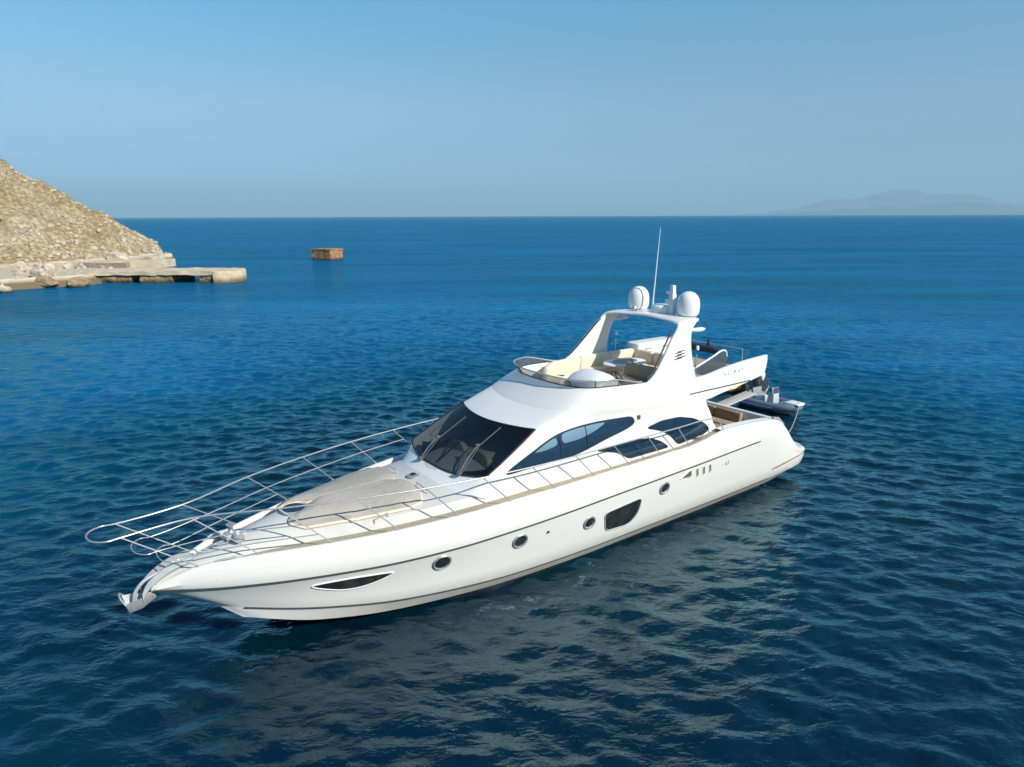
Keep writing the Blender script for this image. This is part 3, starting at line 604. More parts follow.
for a, b in zip(pa[:-1], pa[1:]): bk.add([a, b, b*[1, -1, 1], a*[1, -1, 1]], [(0, 1, 2, 3)])
bk.build('saloon_door', GLASS, yacht)
front = [m[iA:iB+1] for m in mids]
ws = MB().grid([f+np.array([.006, 0, .008]) for f in front]).build('windshield', WSGLASS, yacht, angle=60)
border = [tuple(p+np.array([.012, 0, .012])) for p in list(front[0])+[f[-1] for f in front[1:-1]]+list(front[-1][::-1])+[f[0] for f in front[1:-1]][::-1]]
MB().tube(border, .022, 6, closed=True).build('windshield_gasket', RUBBER, ws)
for f_ in (.5,):
    k = len(front[0])//2; MB().tube([tuple(r_[k]-np.array([.03, 0, .02])) for r_ in front], .022, 6).build('mullion', RUBBER, ws)
# cabin interior seen through the windshield
inn = MB(); inn.grid([[(13.6, -1.5, 2.72), (13.6, 1.5, 2.72)], [(12.6, -1.5, 2.72), (12.6, 1.5, 2.72)], [(12.5, -1.5, 2.2), (12.5, 1.5, 2.2)], [(9, -1.5, 2.1), (9, 1.5, 2.1)], [(9, -1.6, 3.5), (9, 1.6, 3.5)]])
inn.grid([[(14.0, 0, 2.73), (13.85, .9, 2.74), (13.5, 1.55, 2.8)], [(13.2, 0, 2.70), (13.2, .9, 2.70), (13.1, 1.5, 2.70)]]); inn.grid([[(14.0, 0, 2.73), (13.85, -.9, 2.74), (13.5, -1.55, 2.8)], [(13.2, 0, 2.70), (13.2, -.9, 2.70), (13.1, -1.5, 2.70)]])
inn.build('dashboard', mat('charcoal_dashboard', (.010, .011, .013), .7, noise=(4, (.016, .016, .016), .4, .8)), yacht)
for y in (.62, -.42):
    s_ = MB().prism([(p[0], p[1]) for p in crom([(-.42, 0), (.42, 0), (.44, .3), (.36, .62), (.0, .74), (-.36, .62), (-.44, .3)], 4, closed=True)], -.08, .10, 'YZ')
    o = s_.build('helm_seat', CURT, yacht, bevel=.03); o.location = (13.2, y, 2.30); o.rotation_euler = (0, R(-14), 0)

# flybridge coaming, wings and floor
F3 = [(3.50, 1.94, 3.86), (4.6, 1.94, 3.70), (5.5, 1.938, 3.59)]+R3
F4 = [(3.32, 1.90, 4.44), (4.4, 1.89, 4.39), (5.3, 1.88, 4.31), (6.35, 1.865, 4.18), (7.5, 1.845, 4.24), (8.6, 1.80, 4.31), (9.4, 1.76, 4.35), (9.95, 1.69, 4.37), (10.28, 1.57, 4.37), (10.52, 1.34, 4.36), (10.72, .70, 4.36), (10.76, 0, 4.36)]
def off_ring(P, d, z):
    out = []
    for i, p in enumerate(P):
        x, y, _ = p; k = 1 if i < 7 else 0
        nx, ny = (0, 1) if i < 6 else ((.35, .94), (.55, .83), (.8, .6), (.95, .3), (1, 0), (1, 0))[min(i-6, 5)]
        out.append((x-nx*d, max(y-ny*d, 0), z(i) if callable(z) else p[2]+z))
    return out
F5 = off_ring(F4, .13, 0.0)
F6 = off_ring(F4, .19, lambda i: max(3.64, F3[i][2]+.05) if i < 5 else 3.64)
g3, g4, g5, g6 = ring(F3), ring(F4), ring(F5), ring(F6)
def rows_round(A, B, C, c1=.12, c2=.25):
    return [lerp(B, A, c1), lerp(B, lerp(A, C, .5), c1*.35), lerp(B, C, c2)]
fb = MB()
r4 = rows_round(g3, g4, g5, .10, .35); r5 = rows_round(g4, g5, g6, .35, .06)
r3 = [lerp(g3, g4, .0), lerp(g3, g4, .03)+[0, 0, .004]]
fb.grid(r3+[lerp(g3, g4, t)+np.stack([np.zeros(len(g3)), .03*math.sin(math.pi*t)*np.sign(g3[:, 1])*np.clip(np.abs(g3[:, 1]), 0, 1), np.zeros(len(g3))], -1) for t in (.2, .4, .6, .8)]+r4+r5+[g6])
h_ = (NP+48)//2+1
half = len(g6)//2
fb.grid([[g6[i], g6[i]*[1, 0, 1], g6[-1-i]] for i in range(half+1)])
und = [i for i in range(half+1) if g3[i][0] < 6.6]
fb.grid([[g3[i], g3[i]*[1, 0, 1], g3[-1-i]] for i in und])
for a, b in zip([g3, g4, g5], [g4, g5, g6]):
    fb.add([a[0], b[0], b[0]*[1, 1, 1]], [(0, 1, 2)]); 
fb.add([g3[0], g4[0], g5[0], g6[0]], [(0, 1, 2, 3)]); fb.add([p*[1, -1, 1] for p in (g3[0], g4[0], g5[0], g6[0])], [(0, 1, 2, 3)])
fb.add([g3[0], g6[0], g6[0]*[1, -1, 1], g3[0]*[1, -1, 1]], [(0, 1, 2, 3)])
FB = fb.build('flybridge', GEL, yacht, angle=32)
fl = MB().grid([[g6[i]*[1, .97, 1]+[0, 0, .006], g6[i]*[1, 0, 1]+[0, 0, .006], g6[-1-i]*[1, .97, 1]+[0, 0, .006]] for i in range(0, half+1)]).build('flybridge_floor', TEAK, FB)
for sg in (1, -1):                                        # dark line low on the wing side
    bvt = BVHTree.FromPolygons([v.co.copy() for v in FB.data.vertices], [tuple(p.vertices) for p in FB.data.polygons])
    pts = [bvt.ray_cast(Vector((x, 6*sg, 3.775)), Vector((0, -sg, 0)))[0] for x in np.linspace(6.95, 4.22, 16)]
    MB().tube([p+Vector((0, sg*.008, 0)) for p in pts if p], .016, 6).build('wing_stripe', DARK, FB)

# BVH helper for things laid on a surface
def bvh_of(o):
    me = o.data; return BVHTree.FromPolygons([v.co.copy() for v in me.vertices], [tuple(p.vertices) for p in me.polygons])
BV_CAB, BV_HULL, BV_FB = bvh_of(CAB), bvh_of(HULL), bvh_of(FB)
def decal(poly, bvh, side, off, step=.12):
    """flat XZ polygon laid onto the port (+1) or starboard (-1) surface; returns MB and border points"""
    bm = bmesh.new(); vs_ = [bm.verts.new((p[0], 0, p[1])) for p in poly]; bm.faces.new(vs_)
    x0, x1 = min(p[0] for p in poly), max(p[0] for p in poly)
    z0, z1 = min(p[1] for p in poly), max(p[1] for p in poly)
    for n, a, b in (((1, 0, 0), x0, x1), ((0, 0, 1), z0, z1)):
        k = max(2, int((b-a)/step))
        for i in range(1, k): bmesh.ops.bisect_plane(bm, geom=bm.verts[:]+bm.edges[:]+bm.faces[:], plane_co=Vector(n)*lerp(a, b, i/k), plane_no=n)
    bm.verts.index_update()
    def P(x, z):
        h = bvh.ray_cast(Vector((x, 6*side, z)), Vector((0, -side, 0)))
        if h[0] is None: return Vector((x, 1.9*side, z))
        n = h[1]; n = n if n.y*side > 0 else -n
        return h[0]+n*off
    mb = MB(); mb.add([P(v.co.x, v.co.z) for v in bm.verts], [tuple(v.index for v in f.verts) for f in bm.faces]); bm.free()
    return mb, [P(*p) for p in poly]
def window(name, ctrl, bvh, m, frame, fr=.014, n=6, parent=None, off=.010, smooth=True):
    poly = [tuple(p) for p in (crom(ctrl, n, closed=True) if smooth else ctrl)]
    out = []
    for s in (1, -1):
        mb, bd = decal(poly, bvh, s, off); o = mb.build(name, m, parent or yacht, angle=60)
        MB().tube(bd, fr, 6, closed=True).build('frame', frame, o); out.append(o)
    return out
def corner_poly(pts, n=4, c=.12):
    out = []; N = len(pts)
    for i in range(N):
        p = np.array(pts[i]); a = np.array(pts[i-1]); b = np.array(pts[(i+1) % N])
        ka = min(c, .4*np.linalg.norm(a-p)); kb = min(c, .4*np.linalg.norm(b-p))
        s = p+(a-p)/np.linalg.norm(a-p)*ka; e = p+(b-p)/np.linalg.norm(b-p)*kb
        for k in range(n+1): t = k/n; out.append((1-t)**2*s+2*t*(1-t)*p+t*t*e)
    return [tuple(q) for q in out]
w1 = [(13.14, 2.83), (12.49, 2.835), (11.9, 2.85), (11.14, 2.90), (10.2, 3.10), (9.14, 3.36), (9.18, 3.49), (9.8, 3.56), (10.57, 3.585), (11.2, 3.55), (11.72, 3.46), (12.3, 3.24)]
for o in window('side_window', w1, BV_CAB, GLASS, RUBBER):
    s = 1 if o.data.vertices[0].co.y > 0 else -1
    for x0, z0, x1, z1 in ((11.55, 2.87, 11.62, 3.48), (10.75, 2.98, 10.80, 3.58)):
        pts = [BV_CAB.ray_cast(Vector((lerp(x0, x1, t), 6*s, lerp(z0, z1, t))), Vector((0, -s, 0)))[0]+Vector((0, .014*s, 0)) for t in np.linspace(0, 1, 6)]
        MB().tube(pts, .014, 6).build('mullion', RUBBER, o)
PALEGL = mat('pale_glossy_glass', (.34, .48, .56), .08, metal=.55, noise=(.8, (.28, .42, .50), .3, .8))
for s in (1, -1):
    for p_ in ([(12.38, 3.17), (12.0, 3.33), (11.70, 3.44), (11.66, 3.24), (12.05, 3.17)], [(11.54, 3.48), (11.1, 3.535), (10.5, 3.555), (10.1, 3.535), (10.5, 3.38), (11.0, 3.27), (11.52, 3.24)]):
        decal(corner_poly(p_, 3, .12), BV_CAB, s, .014)[0].build('pale_window_patch', PALEGL, yacht, angle=60)  # paler blue patches laid over the upper side glass
w2 = corner_poly([(10.45, 2.86), (9.25, 2.90), (8.55, 2.82), (8.1, 2.64), (7.78, 2.42), (9.3, 2.42), (9.75, 2.68)], 3, .10)
w3 = corner_poly([(8.68, 3.13), (8.1, 3.22), (7.4, 3.20), (6.8, 3.06), (6.3, 2.83), (6.05, 2.62), (6.32, 2.50), (7.4, 2.42), (7.65, 2.68), (8.0, 2.92)], 3, .12)
window('deck_window', w2, BV_CAB, GLASS, RUBBER, smooth=False); window('quarter_window', w3, BV_CAB, GLASS, RUBBER, smooth=False)
# hull openings
bw = corner_poly([(10.56, 1.35), (9.22, 1.45), (9.28, .98), (9.55, .72), (10.4, .78)], 4, .16)
window('hull_window', bw, BV_HULL, HGLASS, STEELD, .016, smooth=False)
window('bow_window', [(17.66, 1.265), (17.3, 1.105), (16.95, 1.035), (16.5, 1.09), (16.08, 1.275), (16.6, 1.325), (17.1, 1.325)], BV_HULL, HGLASS, WHITE, .015)
for X, Z, rr in ((15.03, 1.28, .19), (13.12, 1.33, .18), (11.05, 1.24, .17), (8.37, 1.50, .17)):
    window('porthole', [(X+rr*math.cos(a), Z+rr*.92*math.sin(a)) for a in np.linspace(0, 2*math.pi, 20, endpoint=False)], BV_HULL, HGLASS, STEEL, .030, smooth=False)
BRASS = mat('recess_grey_olive', (.11, .095, .06), .6, noise=(6, (.17, .145, .09), .4, .8))
window('engine_vent', corner_poly([(7.78, 1.60), (7.35, 1.81), (7.28, 1.57)], 3, .05), BV_HULL, BRASS, GEL, .014, smooth=False)
for x in (7.06, 6.78, 6.50):
    window('vent_slot', corner_poly([(x+.05, 1.76), (x-.02, 1.78), (x-.10, 1.52), (x-.03, 1.50)], 2, .03), BV_HULL, BRASS, GEL, .010, smooth=False)

# radar arch
AR = [(1.72, 4.05, 8.95, 6.45, .10), (1.735, 4.28, 8.55, 6.55, .10), (1.715, 4.5, 8.2, 6.62, .10), (1.63, 4.95, 7.75, 6.65, .095), (1.54, 5.35, 7.38, 6.58, .09), (1.49, 5.53, 7.16, 6.45, .085), (1.44, 5.65, 7.05, 6.25, .07), (1.30, 5.70, 6.98, 5.95, .06), (.6, 5.74, 6.85, 5.80, .055), (0, 5.76, 6.80, 5.76, .055)]
AR = AR+[(-a, b, c, d, e) for a, b, c, d, e in AR[:-1][::-1]]
arc = crom([(c, a, b) for a, b, c, d, e in AR], 3); arc2 = crom([(d, a, b) for a, b, c, d, e in AR], 3); th_ = np.interp(np.linspace(0, 1, len(arc)), np.linspace(0, 1, len(AR)), [q[4] for q in AR])
rows = []
for i in range(len(arc)):
    a, b = arc[i], arc2[i]; i0, i1_ = max(0, i-1), min(len(arc)-1, i+1)
    t = (arc[i1_]+arc2[i1_])-(arc[i0]+arc2[i0]); t[0] = 0; n = np.array([0, t[2], -t[1]]); n /= np.linalg.norm(n); row = []
    w = np.linalg.norm(a-b)
    for k in range(16):
        an = 2*math.pi*k/16; cx_ = math.copysign(abs(math.cos(an))**.55, math.cos(an)); sx_ = math.copysign(abs(math.sin(an))**.8, math.sin(an))
        row.append((a+b)/2+(a-b)/2*cx_+n*th_[i]*sx_)
    rows.append(row)
ARCH = MB().grid(rows, closed_v=True).build('radar_arch', GEL, yacht, angle=50)
for sg in (1, -1):                                        # grab rail on the leading edge
    pts = [(8.42, 1.77, 4.37), (8.2, 1.74, 4.5), (7.75, 1.63, 4.95), (7.38, 1.54, 5.35), (7.2, 1.49, 5.53)]
    MB().tube([(x+.035, sg*(y-.085), z+.0) for x, y, z in crom(pts, 4)], .024, 8).build('grab_rail', DARK, ARCH)
    for k in range(3):
        MB().box((7.30-.02*k, sg*(1.845-.022*k), 4.86+.075*k), (.34-.04*k, .03, .018), ry=R(4), rx=R(0)).build('vent_slash', DARK, ARCH)
    MB().lathe([(.0, 0), (.10, 0), (.12, .03), (.12, .06), (.08, .09), (0, .09)], (6.24, sg*1.50, 5.42), 16, sx=2.6).build('light_bracket', WHITE, ARCH)
    MB().lathe([(0, 0), (.045, 0), (.045, .09), (.03, .12), (0, .12)], (6.32, sg*1.60, 4.9), 12).build('navigation_light', WHITE, ARCH)
dome_p = [(r*.83, z*.86) for r, z in [(.33, 0), (.36, .05), (.385, .12), (.395, .25), (.39, .42), (.36, .55), (.30, .66), (.21, .74), (.1, .785), (.0, .795)]]
for sg in (1, -1):
    d = MB().lathe(dome_p, (6.05, sg*.97, 5.80), 32).build('satellite_dome', WHITE, ARCH)
    MB().lathe([(.24, -.08), (.26, 0), (.27, .01)], (6.05, sg*.97, 5.80), 24).build('dome_base', GREYP, d)
rd = MB().lathe([(.27, 0), (.30, .03), (.30, .2), (.26, .24), (0, .25)], (6.2, .12, 5.79), 28).build('radar_drum', WHITE, ARCH)
mb = MB().box((6.2, .50, 6.06), (.17, .17, .62)); mb.box((6.2, .50, 6.48), (.15, .15, .30), taper=.8); mb.box((6.24, .38, 6.16), (.12, .18, .12)); mb.box((6.24, .40, 6.42), (.10, .16, .10))
mb.build('light_mast', WHITE, ARCH, bevel=.02)
MB().lathe([(0, -.09), (.05, -.075), (.085, -.02), (.085, .02), (.05, .075), (0, .09)], (6.55, -.66, 5.86), 16, axis='Z').build('searchlight', STEEL, ARCH)
MB().tube([(6.12, -.33, 5.75), (6.1, -.33, 6.1), (5.92, -.33, 8.25)], [.028, .022, .008], 8).build('whip_antenna', WHITE, ARCH)

# flybridge windscreen and rail
lo = max(i for i in range(half) if g4[i][0] < 8.75 and i < half); idx = list(range(lo, len(g4)-lo))
base = lerp(g4, g5, .5)[idx]; cen = np.array([8.6, 0, 0])
outw = base-cen; outw[:, 2] = 0; outw /= np.linalg.norm(outw, axis=1)[:, None]
fr_ = np.clip((base[:, 0]-8.7)/1.2, 0, 1)[:, None]; fr_ = fr_*fr_*(3-2*fr_)
top = base+outw*.14*fr_+np.array([0, 0, 1])*(.03+.19*fr_)
scr = MB().grid([base+[0, 0, -.01], lerp(base, top, .5), top]).build('windscreen', SCREEN, FB, angle=60)
MB().tube([tuple(p) for p in top], .020, 8).build('screen_rail', STEEL, scr)
MB().tube([tuple(p+np.array([0, 0, .005])) for p in base], .018, 6).build('screen_gasket', RUBBER, scr)
for k in (.1, .24, .38, .62, .76, .9):
    i = int(k*(len(base)-1)); MB().tube([tuple(base[i]), tuple(top[i])], .016, 6).build('screen_post', DARK, scr)

# flybridge furniture
def cushion(name, poly, z0, z1, m, parent, bevel=.06):
    return MB().prism(poly, z0, z1, 'XY').build(name, m, parent, bevel=bevel, bseg=3)
zf = 3.65
def sofa_run(pts_out, w, zseat, zback, name, parent):
    """seat base + cushions along an outer polyline, back cushion outside"""
    P = [np.array(p) for p in pts_out]; o = empty(name, (0, 0, 0)); o.parent = parent
    for a, b in zip(P[:-1], P[1:]):
        d = (b-a)/np.linalg.norm(b-a); n = np.array([-d[1], d[0]]); L_ = np.linalg.norm(b-a); k = max(1, round(L_/1.05))
        ang = math.atan2(d[1], d[0])
        MB().box((*((a+b)/2+n*w/2), (zf+zseat)/2-.06), (L_, w, zseat-zf-.12), ang).build('base', WHITE, o, bevel=.02)
        for i in range(k):
            c = a+d*L_*(i+.5)/k
            MB().box((*(c+n*(w/2+.05)), zseat-.02), (L_/k-.02, w-.1, .17), ang).build('seat_cushion', CREAM, o, bevel=.05, bseg=3)
            MB().box((*(c+n*.09), (zseat+zback)/2), (L_/k-.015, .19, zback-zseat+.10), ang, rx=R(-8)).build('back_cushion', CREAM, o, bevel=.075, bseg=3)
    return o
sofa_run([(9.75, -1.12), (9.25, -1.52), (8.0, -1.58), (6.75, -1.60), (5.65, -1.58), (5.62, -.2)][::1] if False else [(5.55, .35), (5.55, -1.52), (6.75, -1.60), (8.0, -1.60), (9.2, -1.50), (9.85, -1.0)], .55, 3.98, 4.38, 'sofa', FB)
# table
tb = MB().lathe([(0, 0), (.56, 0), (.6, .02), (.6, .045), (.57, .06), (0, .06)], (7.0, -.55, 4.24), 36, sx=1.25, sy=.85).build('table', WHITE, FB)
MB().lathe([(.16, 0), (.08, .04), (.06, .56), (.12, .6)], (7.0, -.55, 3.65), 16).build('pedestal', STEEL, tb)
MB().lathe([(0, .06), (.36, .06), (.36, .068), (0, .068)], (7.0, -.55, 4.24), 30, sx=1.25, sy=.85).build('table_inlay', GREYP, tb)
# helm console (rounded white hood), wheel, seat
hp = [(9.0, 3.65), (9.0, 4.10), (9.12, 4.38), (9.35, 4.56), (9.62, 4.60), (9.9, 4.52), (10.12, 4.36), (10.2, 4.2), (10.2, 3.65)]
rowsh = []
for y, s_ in ((.22, .55), (.28, .82), (.42, .97), (.7, 1.02), (1.0, 1.0), (1.22, .93), (1.38, .72), (1.44, .45)):
    rowsh.append([(9.55+(x-9.55)*(.85+.15*s_), y, 3.65+(z-3.65)*(.55+.45*s_)) for x, z in crom(hp, 3)])
hm = MB().grid(rowsh)
for r_ in (rowsh[0], rowsh[-1]): hm.add(r_, [tuple(range(len(r_)))])
HM = hm.build('helm_console', WHITE, FB, angle=45)
MB().box((8.99, .85, 4.25), (.03, .85, .26), ry=R(-12)).build('dash_panel', RUBBER, HM, bevel=.008)
wc = Vector((8.72, .85, 4.28))
whl = MB().tube([wc+Vector((.05*math.sin(a)*0+math.sin(a)*.09, math.cos(a)*.21, math.sin(a)*.19)) for a in np.linspace(0, 2*math.pi, 24, endpoint=False)], .018, 8, closed=True)
for a in (R(90), R(210), R(330)): whl.tube([wc, wc+Vector((math.sin(a)*.09, math.cos(a)*.2, math.sin(a)*.18))], .014, 6)
whl.tube([wc, wc+Vector((.28, 0, -.06))], .025, 8); whl.build('steering_wheel', RUBBER, HM)
hs = empty('helm_bench', (0, 0, 0)); hs.parent = FB
MB().box((8.15, .9, 3.86), (.6, 1.2, .42)).build('base', WHITE, hs, bevel=.04)
MB().box((8.15, .9, 4.12), (.62, 1.2, .14)).build('seat_cushion', TEAKD, hs, bevel=.05, bseg=3)
MB().box((7.82, .9, 4.34), (.16, 1.2, .42), ry=R(-10)).build('back_cushion', TEAKD, hs, bevel=.06, bseg=3)
sp_ = MB().prism([(p[0], p[1]) for p in corner_poly([(7.6, .35), (7.6, 1.5), (5.75, 1.55), (5.75, .45)], 4, .2)], 3.66, 4.06, 'XY').build('sun_lounge', TEAKD, FB, bevel=.05)
bc = MB().prism(corner_poly([(5.75, -1.75), (5.75, -1.15), (3.95, -1.15), (3.95, -1.75)], 4, .15), 3.7, 4.60, 'XY').build('wet_bar', WHITE, FB, bevel=.07, bseg=3)
for x in (5.3, 4.5): MB().box((x, -1.13, 4.42), (.3, .03, .03)).build('handle', STEELD, bc)
# smoked windbreak behind the arch, aft rail
prof = [(6.1, 3.7), (6.1, 4.16), (5.6, 4.30), (5.0, 4.48), (4.62, 4.60), (4.42, 4.56), (4.36, 4.40), (4.36, 3.75)]
wb = MB().prism(prof, 1.16, 1.19, 'XZ').build('windbreak', SCREEN, FB, smooth=False)
MB().tube([(x, 1.175, z+.01) for x, z in crom(prof[1:-1], 4)], .028, 8).build('frame', WHITE, wb)
MB().prism(corner_poly([(6.0, .2), (6.0, 1.1), (4.4, 1.1), (4.4, .2)], 3, .1), 3.7, 4.05, 'XY').build('sun_pad', PADF, FB, bevel=.05)
for sg in (1, -1): MB().tube([(6.35, sg*1.6, 3.7), (6.35, sg*1.6, 4.78)], .018, 8).build('ladder_post', STEEL, FB)
MB().tube([(3.6, -1.7, 3.9), (3.6, -1.7, 4.55), (3.6, 1.2, 4.55), (3.6, 1.2, 3.9)], .018, 8).build('aft_rail', STEEL, FB)
MB().lathe([(0, 0), (.05, .0), (.07, .1), (.03, .3), (0, .32)], (4.0, .2, 4.45), 12).build('ensign_socket', RUBBER, FB)
# bimini roll on the aft deck
MB().tube([(4.15, -.9, 4.42), (4.15, -.3, 4.47), (4.15, .5, 4.47), (4.15, .8, 4.42)], [.09, .12, .12, .08], 12).build('folded_awning', mat('navy_canvas', (.02, .03, .06), .8, noise=(6, (.03, .04, .07), .4, .8)), FB)

# lettering
def lettering(txt, size, name, p, sgn, tilt, bvh, m, sp=1.0, parent=None):
    cu = bpy.data.curves.new(name, 'FONT'); cu.body = txt; cu.size = size; cu.space_character = sp; cu.align_x = 'CENTER'; cu.extrude = 0
    t = bpy.data.objects.new('tmp', cu); COL.objects.link(t); dg = bpy.context.evaluated_depsgraph_get()
    me = bpy.data.meshes.new_from_object(t.evaluated_get(dg)); bpy.data.objects.remove(t)
    me.name = name; c, s_ = math.cos(tilt), math.sin(tilt)
    for v in me.vertices:
        u, w = v.co.x, v.co.y; u, w = u*c-w*s_, u*s_+w*c
        x = p[0]-sgn*u; z = p[1]+w
        h = bvh.ray_cast(Vector((x, 6*sgn, z)), Vector((0, -sgn, 0)))
        y = (h[0].y if h[0] else 1.95*sgn)+sgn*.006; v.co = (x, y, z)
    me.materials.append(m); o = bpy.data.objects.new(name, me); COL.objects.link(o); o.parent = parent; return o
for sg in (1, -1):
    lettering('AZIMUT', .15, 'lettering', (5.0, 4.09), sg, R(2), BV_FB, LETTER, 2.0, FB)
    lettering('- 62', .17, 'lettering', (5.75, 1.55), sg, R(0), BV_HULL, LETTER, 1.25, HULL)

# bow rail
BX = [19.55, 18.5, 17.2, 15.9, 14.6, 13.33, 12.1, 10.87, 9.66, 8.49, 7.33]
LE = pchip([7, 9.6, 12, 14.6, 17.2, 18.5, 19.6], [.57, .64, .70, .74, .95, 1.1, 1.25])
TZ = pchip([6, 10, 13, 16, 18.5, 20.8], [3.09, 3.09, 3.07, 3.06, 3.05, 2.95])
def top_pt(xb):
    x = xb+float(LE(xb)); y = max(float(yb(x)), .36) if x < 20 else .36
    return Vector((x, max(y-.03, .36), float(TZ(x))))
def base_pt(xb):
    y = float(yb(xb)); return Vector((xb, max(y-.06, .33), float(zs(xb))))
RAIL = empty('bow_rail', (0, 0, 0)); RAIL.parent = yacht
for sg in (1, -1):
    S_ = Vector((1, sg, 1)); mul = lambda v: Vector((v.x, v.y*sg, v.z))
    for xb in BX:
        b_, t_ = base_pt(xb), top_pt(xb)
        MB().tube([mul(b_), mul(t_)], .0135, 8).build('stanchion', STEEL, RAIL)
def rail_line(level, x_aft, tip):
    """level 1 = top rail; lower ones ride on the stanchions; both sides and the loop at the pulpit are one bent tube"""
    side = []
    for xb in BX[::-1]:
        b_, t_ = base_pt(xb), top_pt(xb); p = b_.lerp(t_, level)
        if p.x >= x_aft: side.append(p)
    y0 = side[-1].y; x0 = side[-1].x; z0 = side[-1].z
    loop = [Vector((x0+tip*.45, y0+.03, z0)), Vector((x0+tip*.85, y0*.72, z0+.005)), Vector((x0+tip, 0, z0+.01))]
    port = side+loop; full = port+[Vector((p.x, -p.y, p.z)) for p in port[:-1][::-1]]
    return full
top_r = rail_line(1, 0, .50)
endp = [Vector((5.86, 2.33, 2.62)), Vector((6.12, 2.34, 2.95)), Vector((6.5, 2.36, 3.08))]
top_r = endp+top_r+[Vector((p.x, -p.y, p.z)) for p in endp[::-1]]
MB().tube([tuple(p) for p in crom([tuple(p) for p in top_r], 5)], .017, 8).build('top_rail', STEEL, RAIL)
mr_ = rail_line(.55, 13.2, .38); k_ = next(i for i, p in enumerate(mr_) if p.x > 17.2)      # the port middle rail stops at the third stanchion
MB().tube([tuple(p) for p in crom([tuple(p) for p in mr_[k_:]], 5)], .012, 8).build('middle_rail', STEEL, RAIL)
MB().tube([tuple(p) for p in crom([tuple(p) for p in rail_line(.27, 17.2, .32)], 5)], .012, 8).build('lower_rail', STEEL, RAIL)

# foredeck: sunpad, hatches, handles, windlass, cleats, anchor
for sg in (1, -1):
    out = [(17.16, .03), (17.26, .20), (17.42, .29), (17.72, .33), (17.76, .46), (17.5, .68), (16.5, 1.0), (15.4, 1.26), (15.08, 1.22), (14.92, .85), (15.12, .03)]
    poly = corner_poly(out, 3, .08)
    bm = bmesh.new(); vv = [bm.verts.new((x, sg*y, 0)) for x, y in poly]; bm.faces.new(vv)
    for n, a, b in (((1, 0, 0), 14.9, 17.7), ((0, 1, 0), -1.3, 1.3)):
        for i in range(1, 16): bmesh.ops.bisect_plane(bm, geom=bm.verts[:]+bm.edges[:]+bm.faces[:], plane_co=Vector(n)*lerp(a, b, i/16), plane_no=n)
    bmesh.ops.recalc_face_normals(bm, faces=bm.faces)
    ex = bmesh.ops.extrude_face_region(bm, geom=bm.faces[:]); tv = set(e for e in ex['geom'] if isinstance(e, bmesh.types.BMVert))
    edge = [np.array(p) for p in poly]
    for v in bm.verts:
        z = deck_z(v.co.x, v.co.y); d = min(np.linalg.norm(np.array([v.co.x, abs(v.co.y)])-p) for p in edge) if v in tv else 0
        v.co.z = z+(.10+.08*min(1, d/.12) if v in tv else .004)
    bm.normal_update(); me = bpy.data.meshes.new('sunpad'); bm.to_mesh(me); bm.free(); me.materials.append(PADF)
    me.polygons.foreach_set('use_smooth', [True]*len(me.polygons)); me.set_sharp_from_angle(angle=R(50))
    sp2 = bpy.data.objects.new('sunpad', me); COL.objects.link(sp2); sp2.parent = yacht
    MB().tube([(x, sg*y, deck_z(x, y)+.045) for x, y in poly], .036, 6, closed=True).build('piping', CREAM, sp2)
    for x, y, x2, y2 in ((14.80, .5, 14.78, .95), (16.2, 1.17, 15.9, 1.21)):
        z, z2 = deck_z(x, y), deck_z(x2, y2)
        MB().tube([(x, sg*y, z), (x, sg*y, z+.09), (x2, sg*y2, z2+.09), (x2, sg*y2, z2)], .013, 6).build('grab_handle', STEEL, yacht)
hz = deck_z(17.52, 0)
ht = MB().lathe([(0, .0), (.24, .0), (.27, .01), (.27, .05), (.235, .065)], (17.52, 0, hz-.01), 32).build('deck_hatch', STEELD, yacht)
MB().lathe([(0, .055), (.24, .055), (.235, .068), (0, .072)], (17.52, 0, hz-.005), 32).build('glass', HGLASS, ht)
dz_ = deck_z(14.62, 0)
MB().lathe([(0, 0), (.15, 0), (.15, .03), (.11, .045), (.0, .05)], (14.62, 0, dz_), 24).build('deck_vent', STEEL, yacht)
MB().lathe([(0, .04), (.07, .045), (.06, .075), (0, .08)], (14.62, 0, dz_), 18).build('vent_cap', RUBBER, bpy.data.objects['deck_vent'])
# windlass and chain
wz = deck_z(18.75, 0)
wdl = MB().box((18.75, .0, wz+.06), (.42, .26, .12)).build('windlass', STEELD, yacht, bevel=.03)
MB().lathe([(0, 0), (.10, 0), (.05, .04), (.05, .1), (.10, .15), (0, .16)], (18.75, .2, wz+.1), 16, axis='Y').build('drum', STEEL, wdl)
MB().lathe([(0, 0), (.09, 0), (.05, .05), (.05, .13), (.09, .18), (0, .2)], (18.82, -.05, wz+.1), 16).build('capstan', STEEL, wdl)
ch = MB()
for i in range(26):
    t = i/25; x = lerp(18.95, 20.2, t); z = deck_z(x, 0)+.03
    ch.tube([(x+.035*math.cos(a), .028*math.sin(a)*(1 if i % 2 else .3), z+.028*math.sin(a)*(0 if i % 2 else 1)) for a in np.linspace(0, 6.283, 8, endpoint=False)], .008, 5, closed=True)
ch.build('anchor_chain', STEELD, yacht)
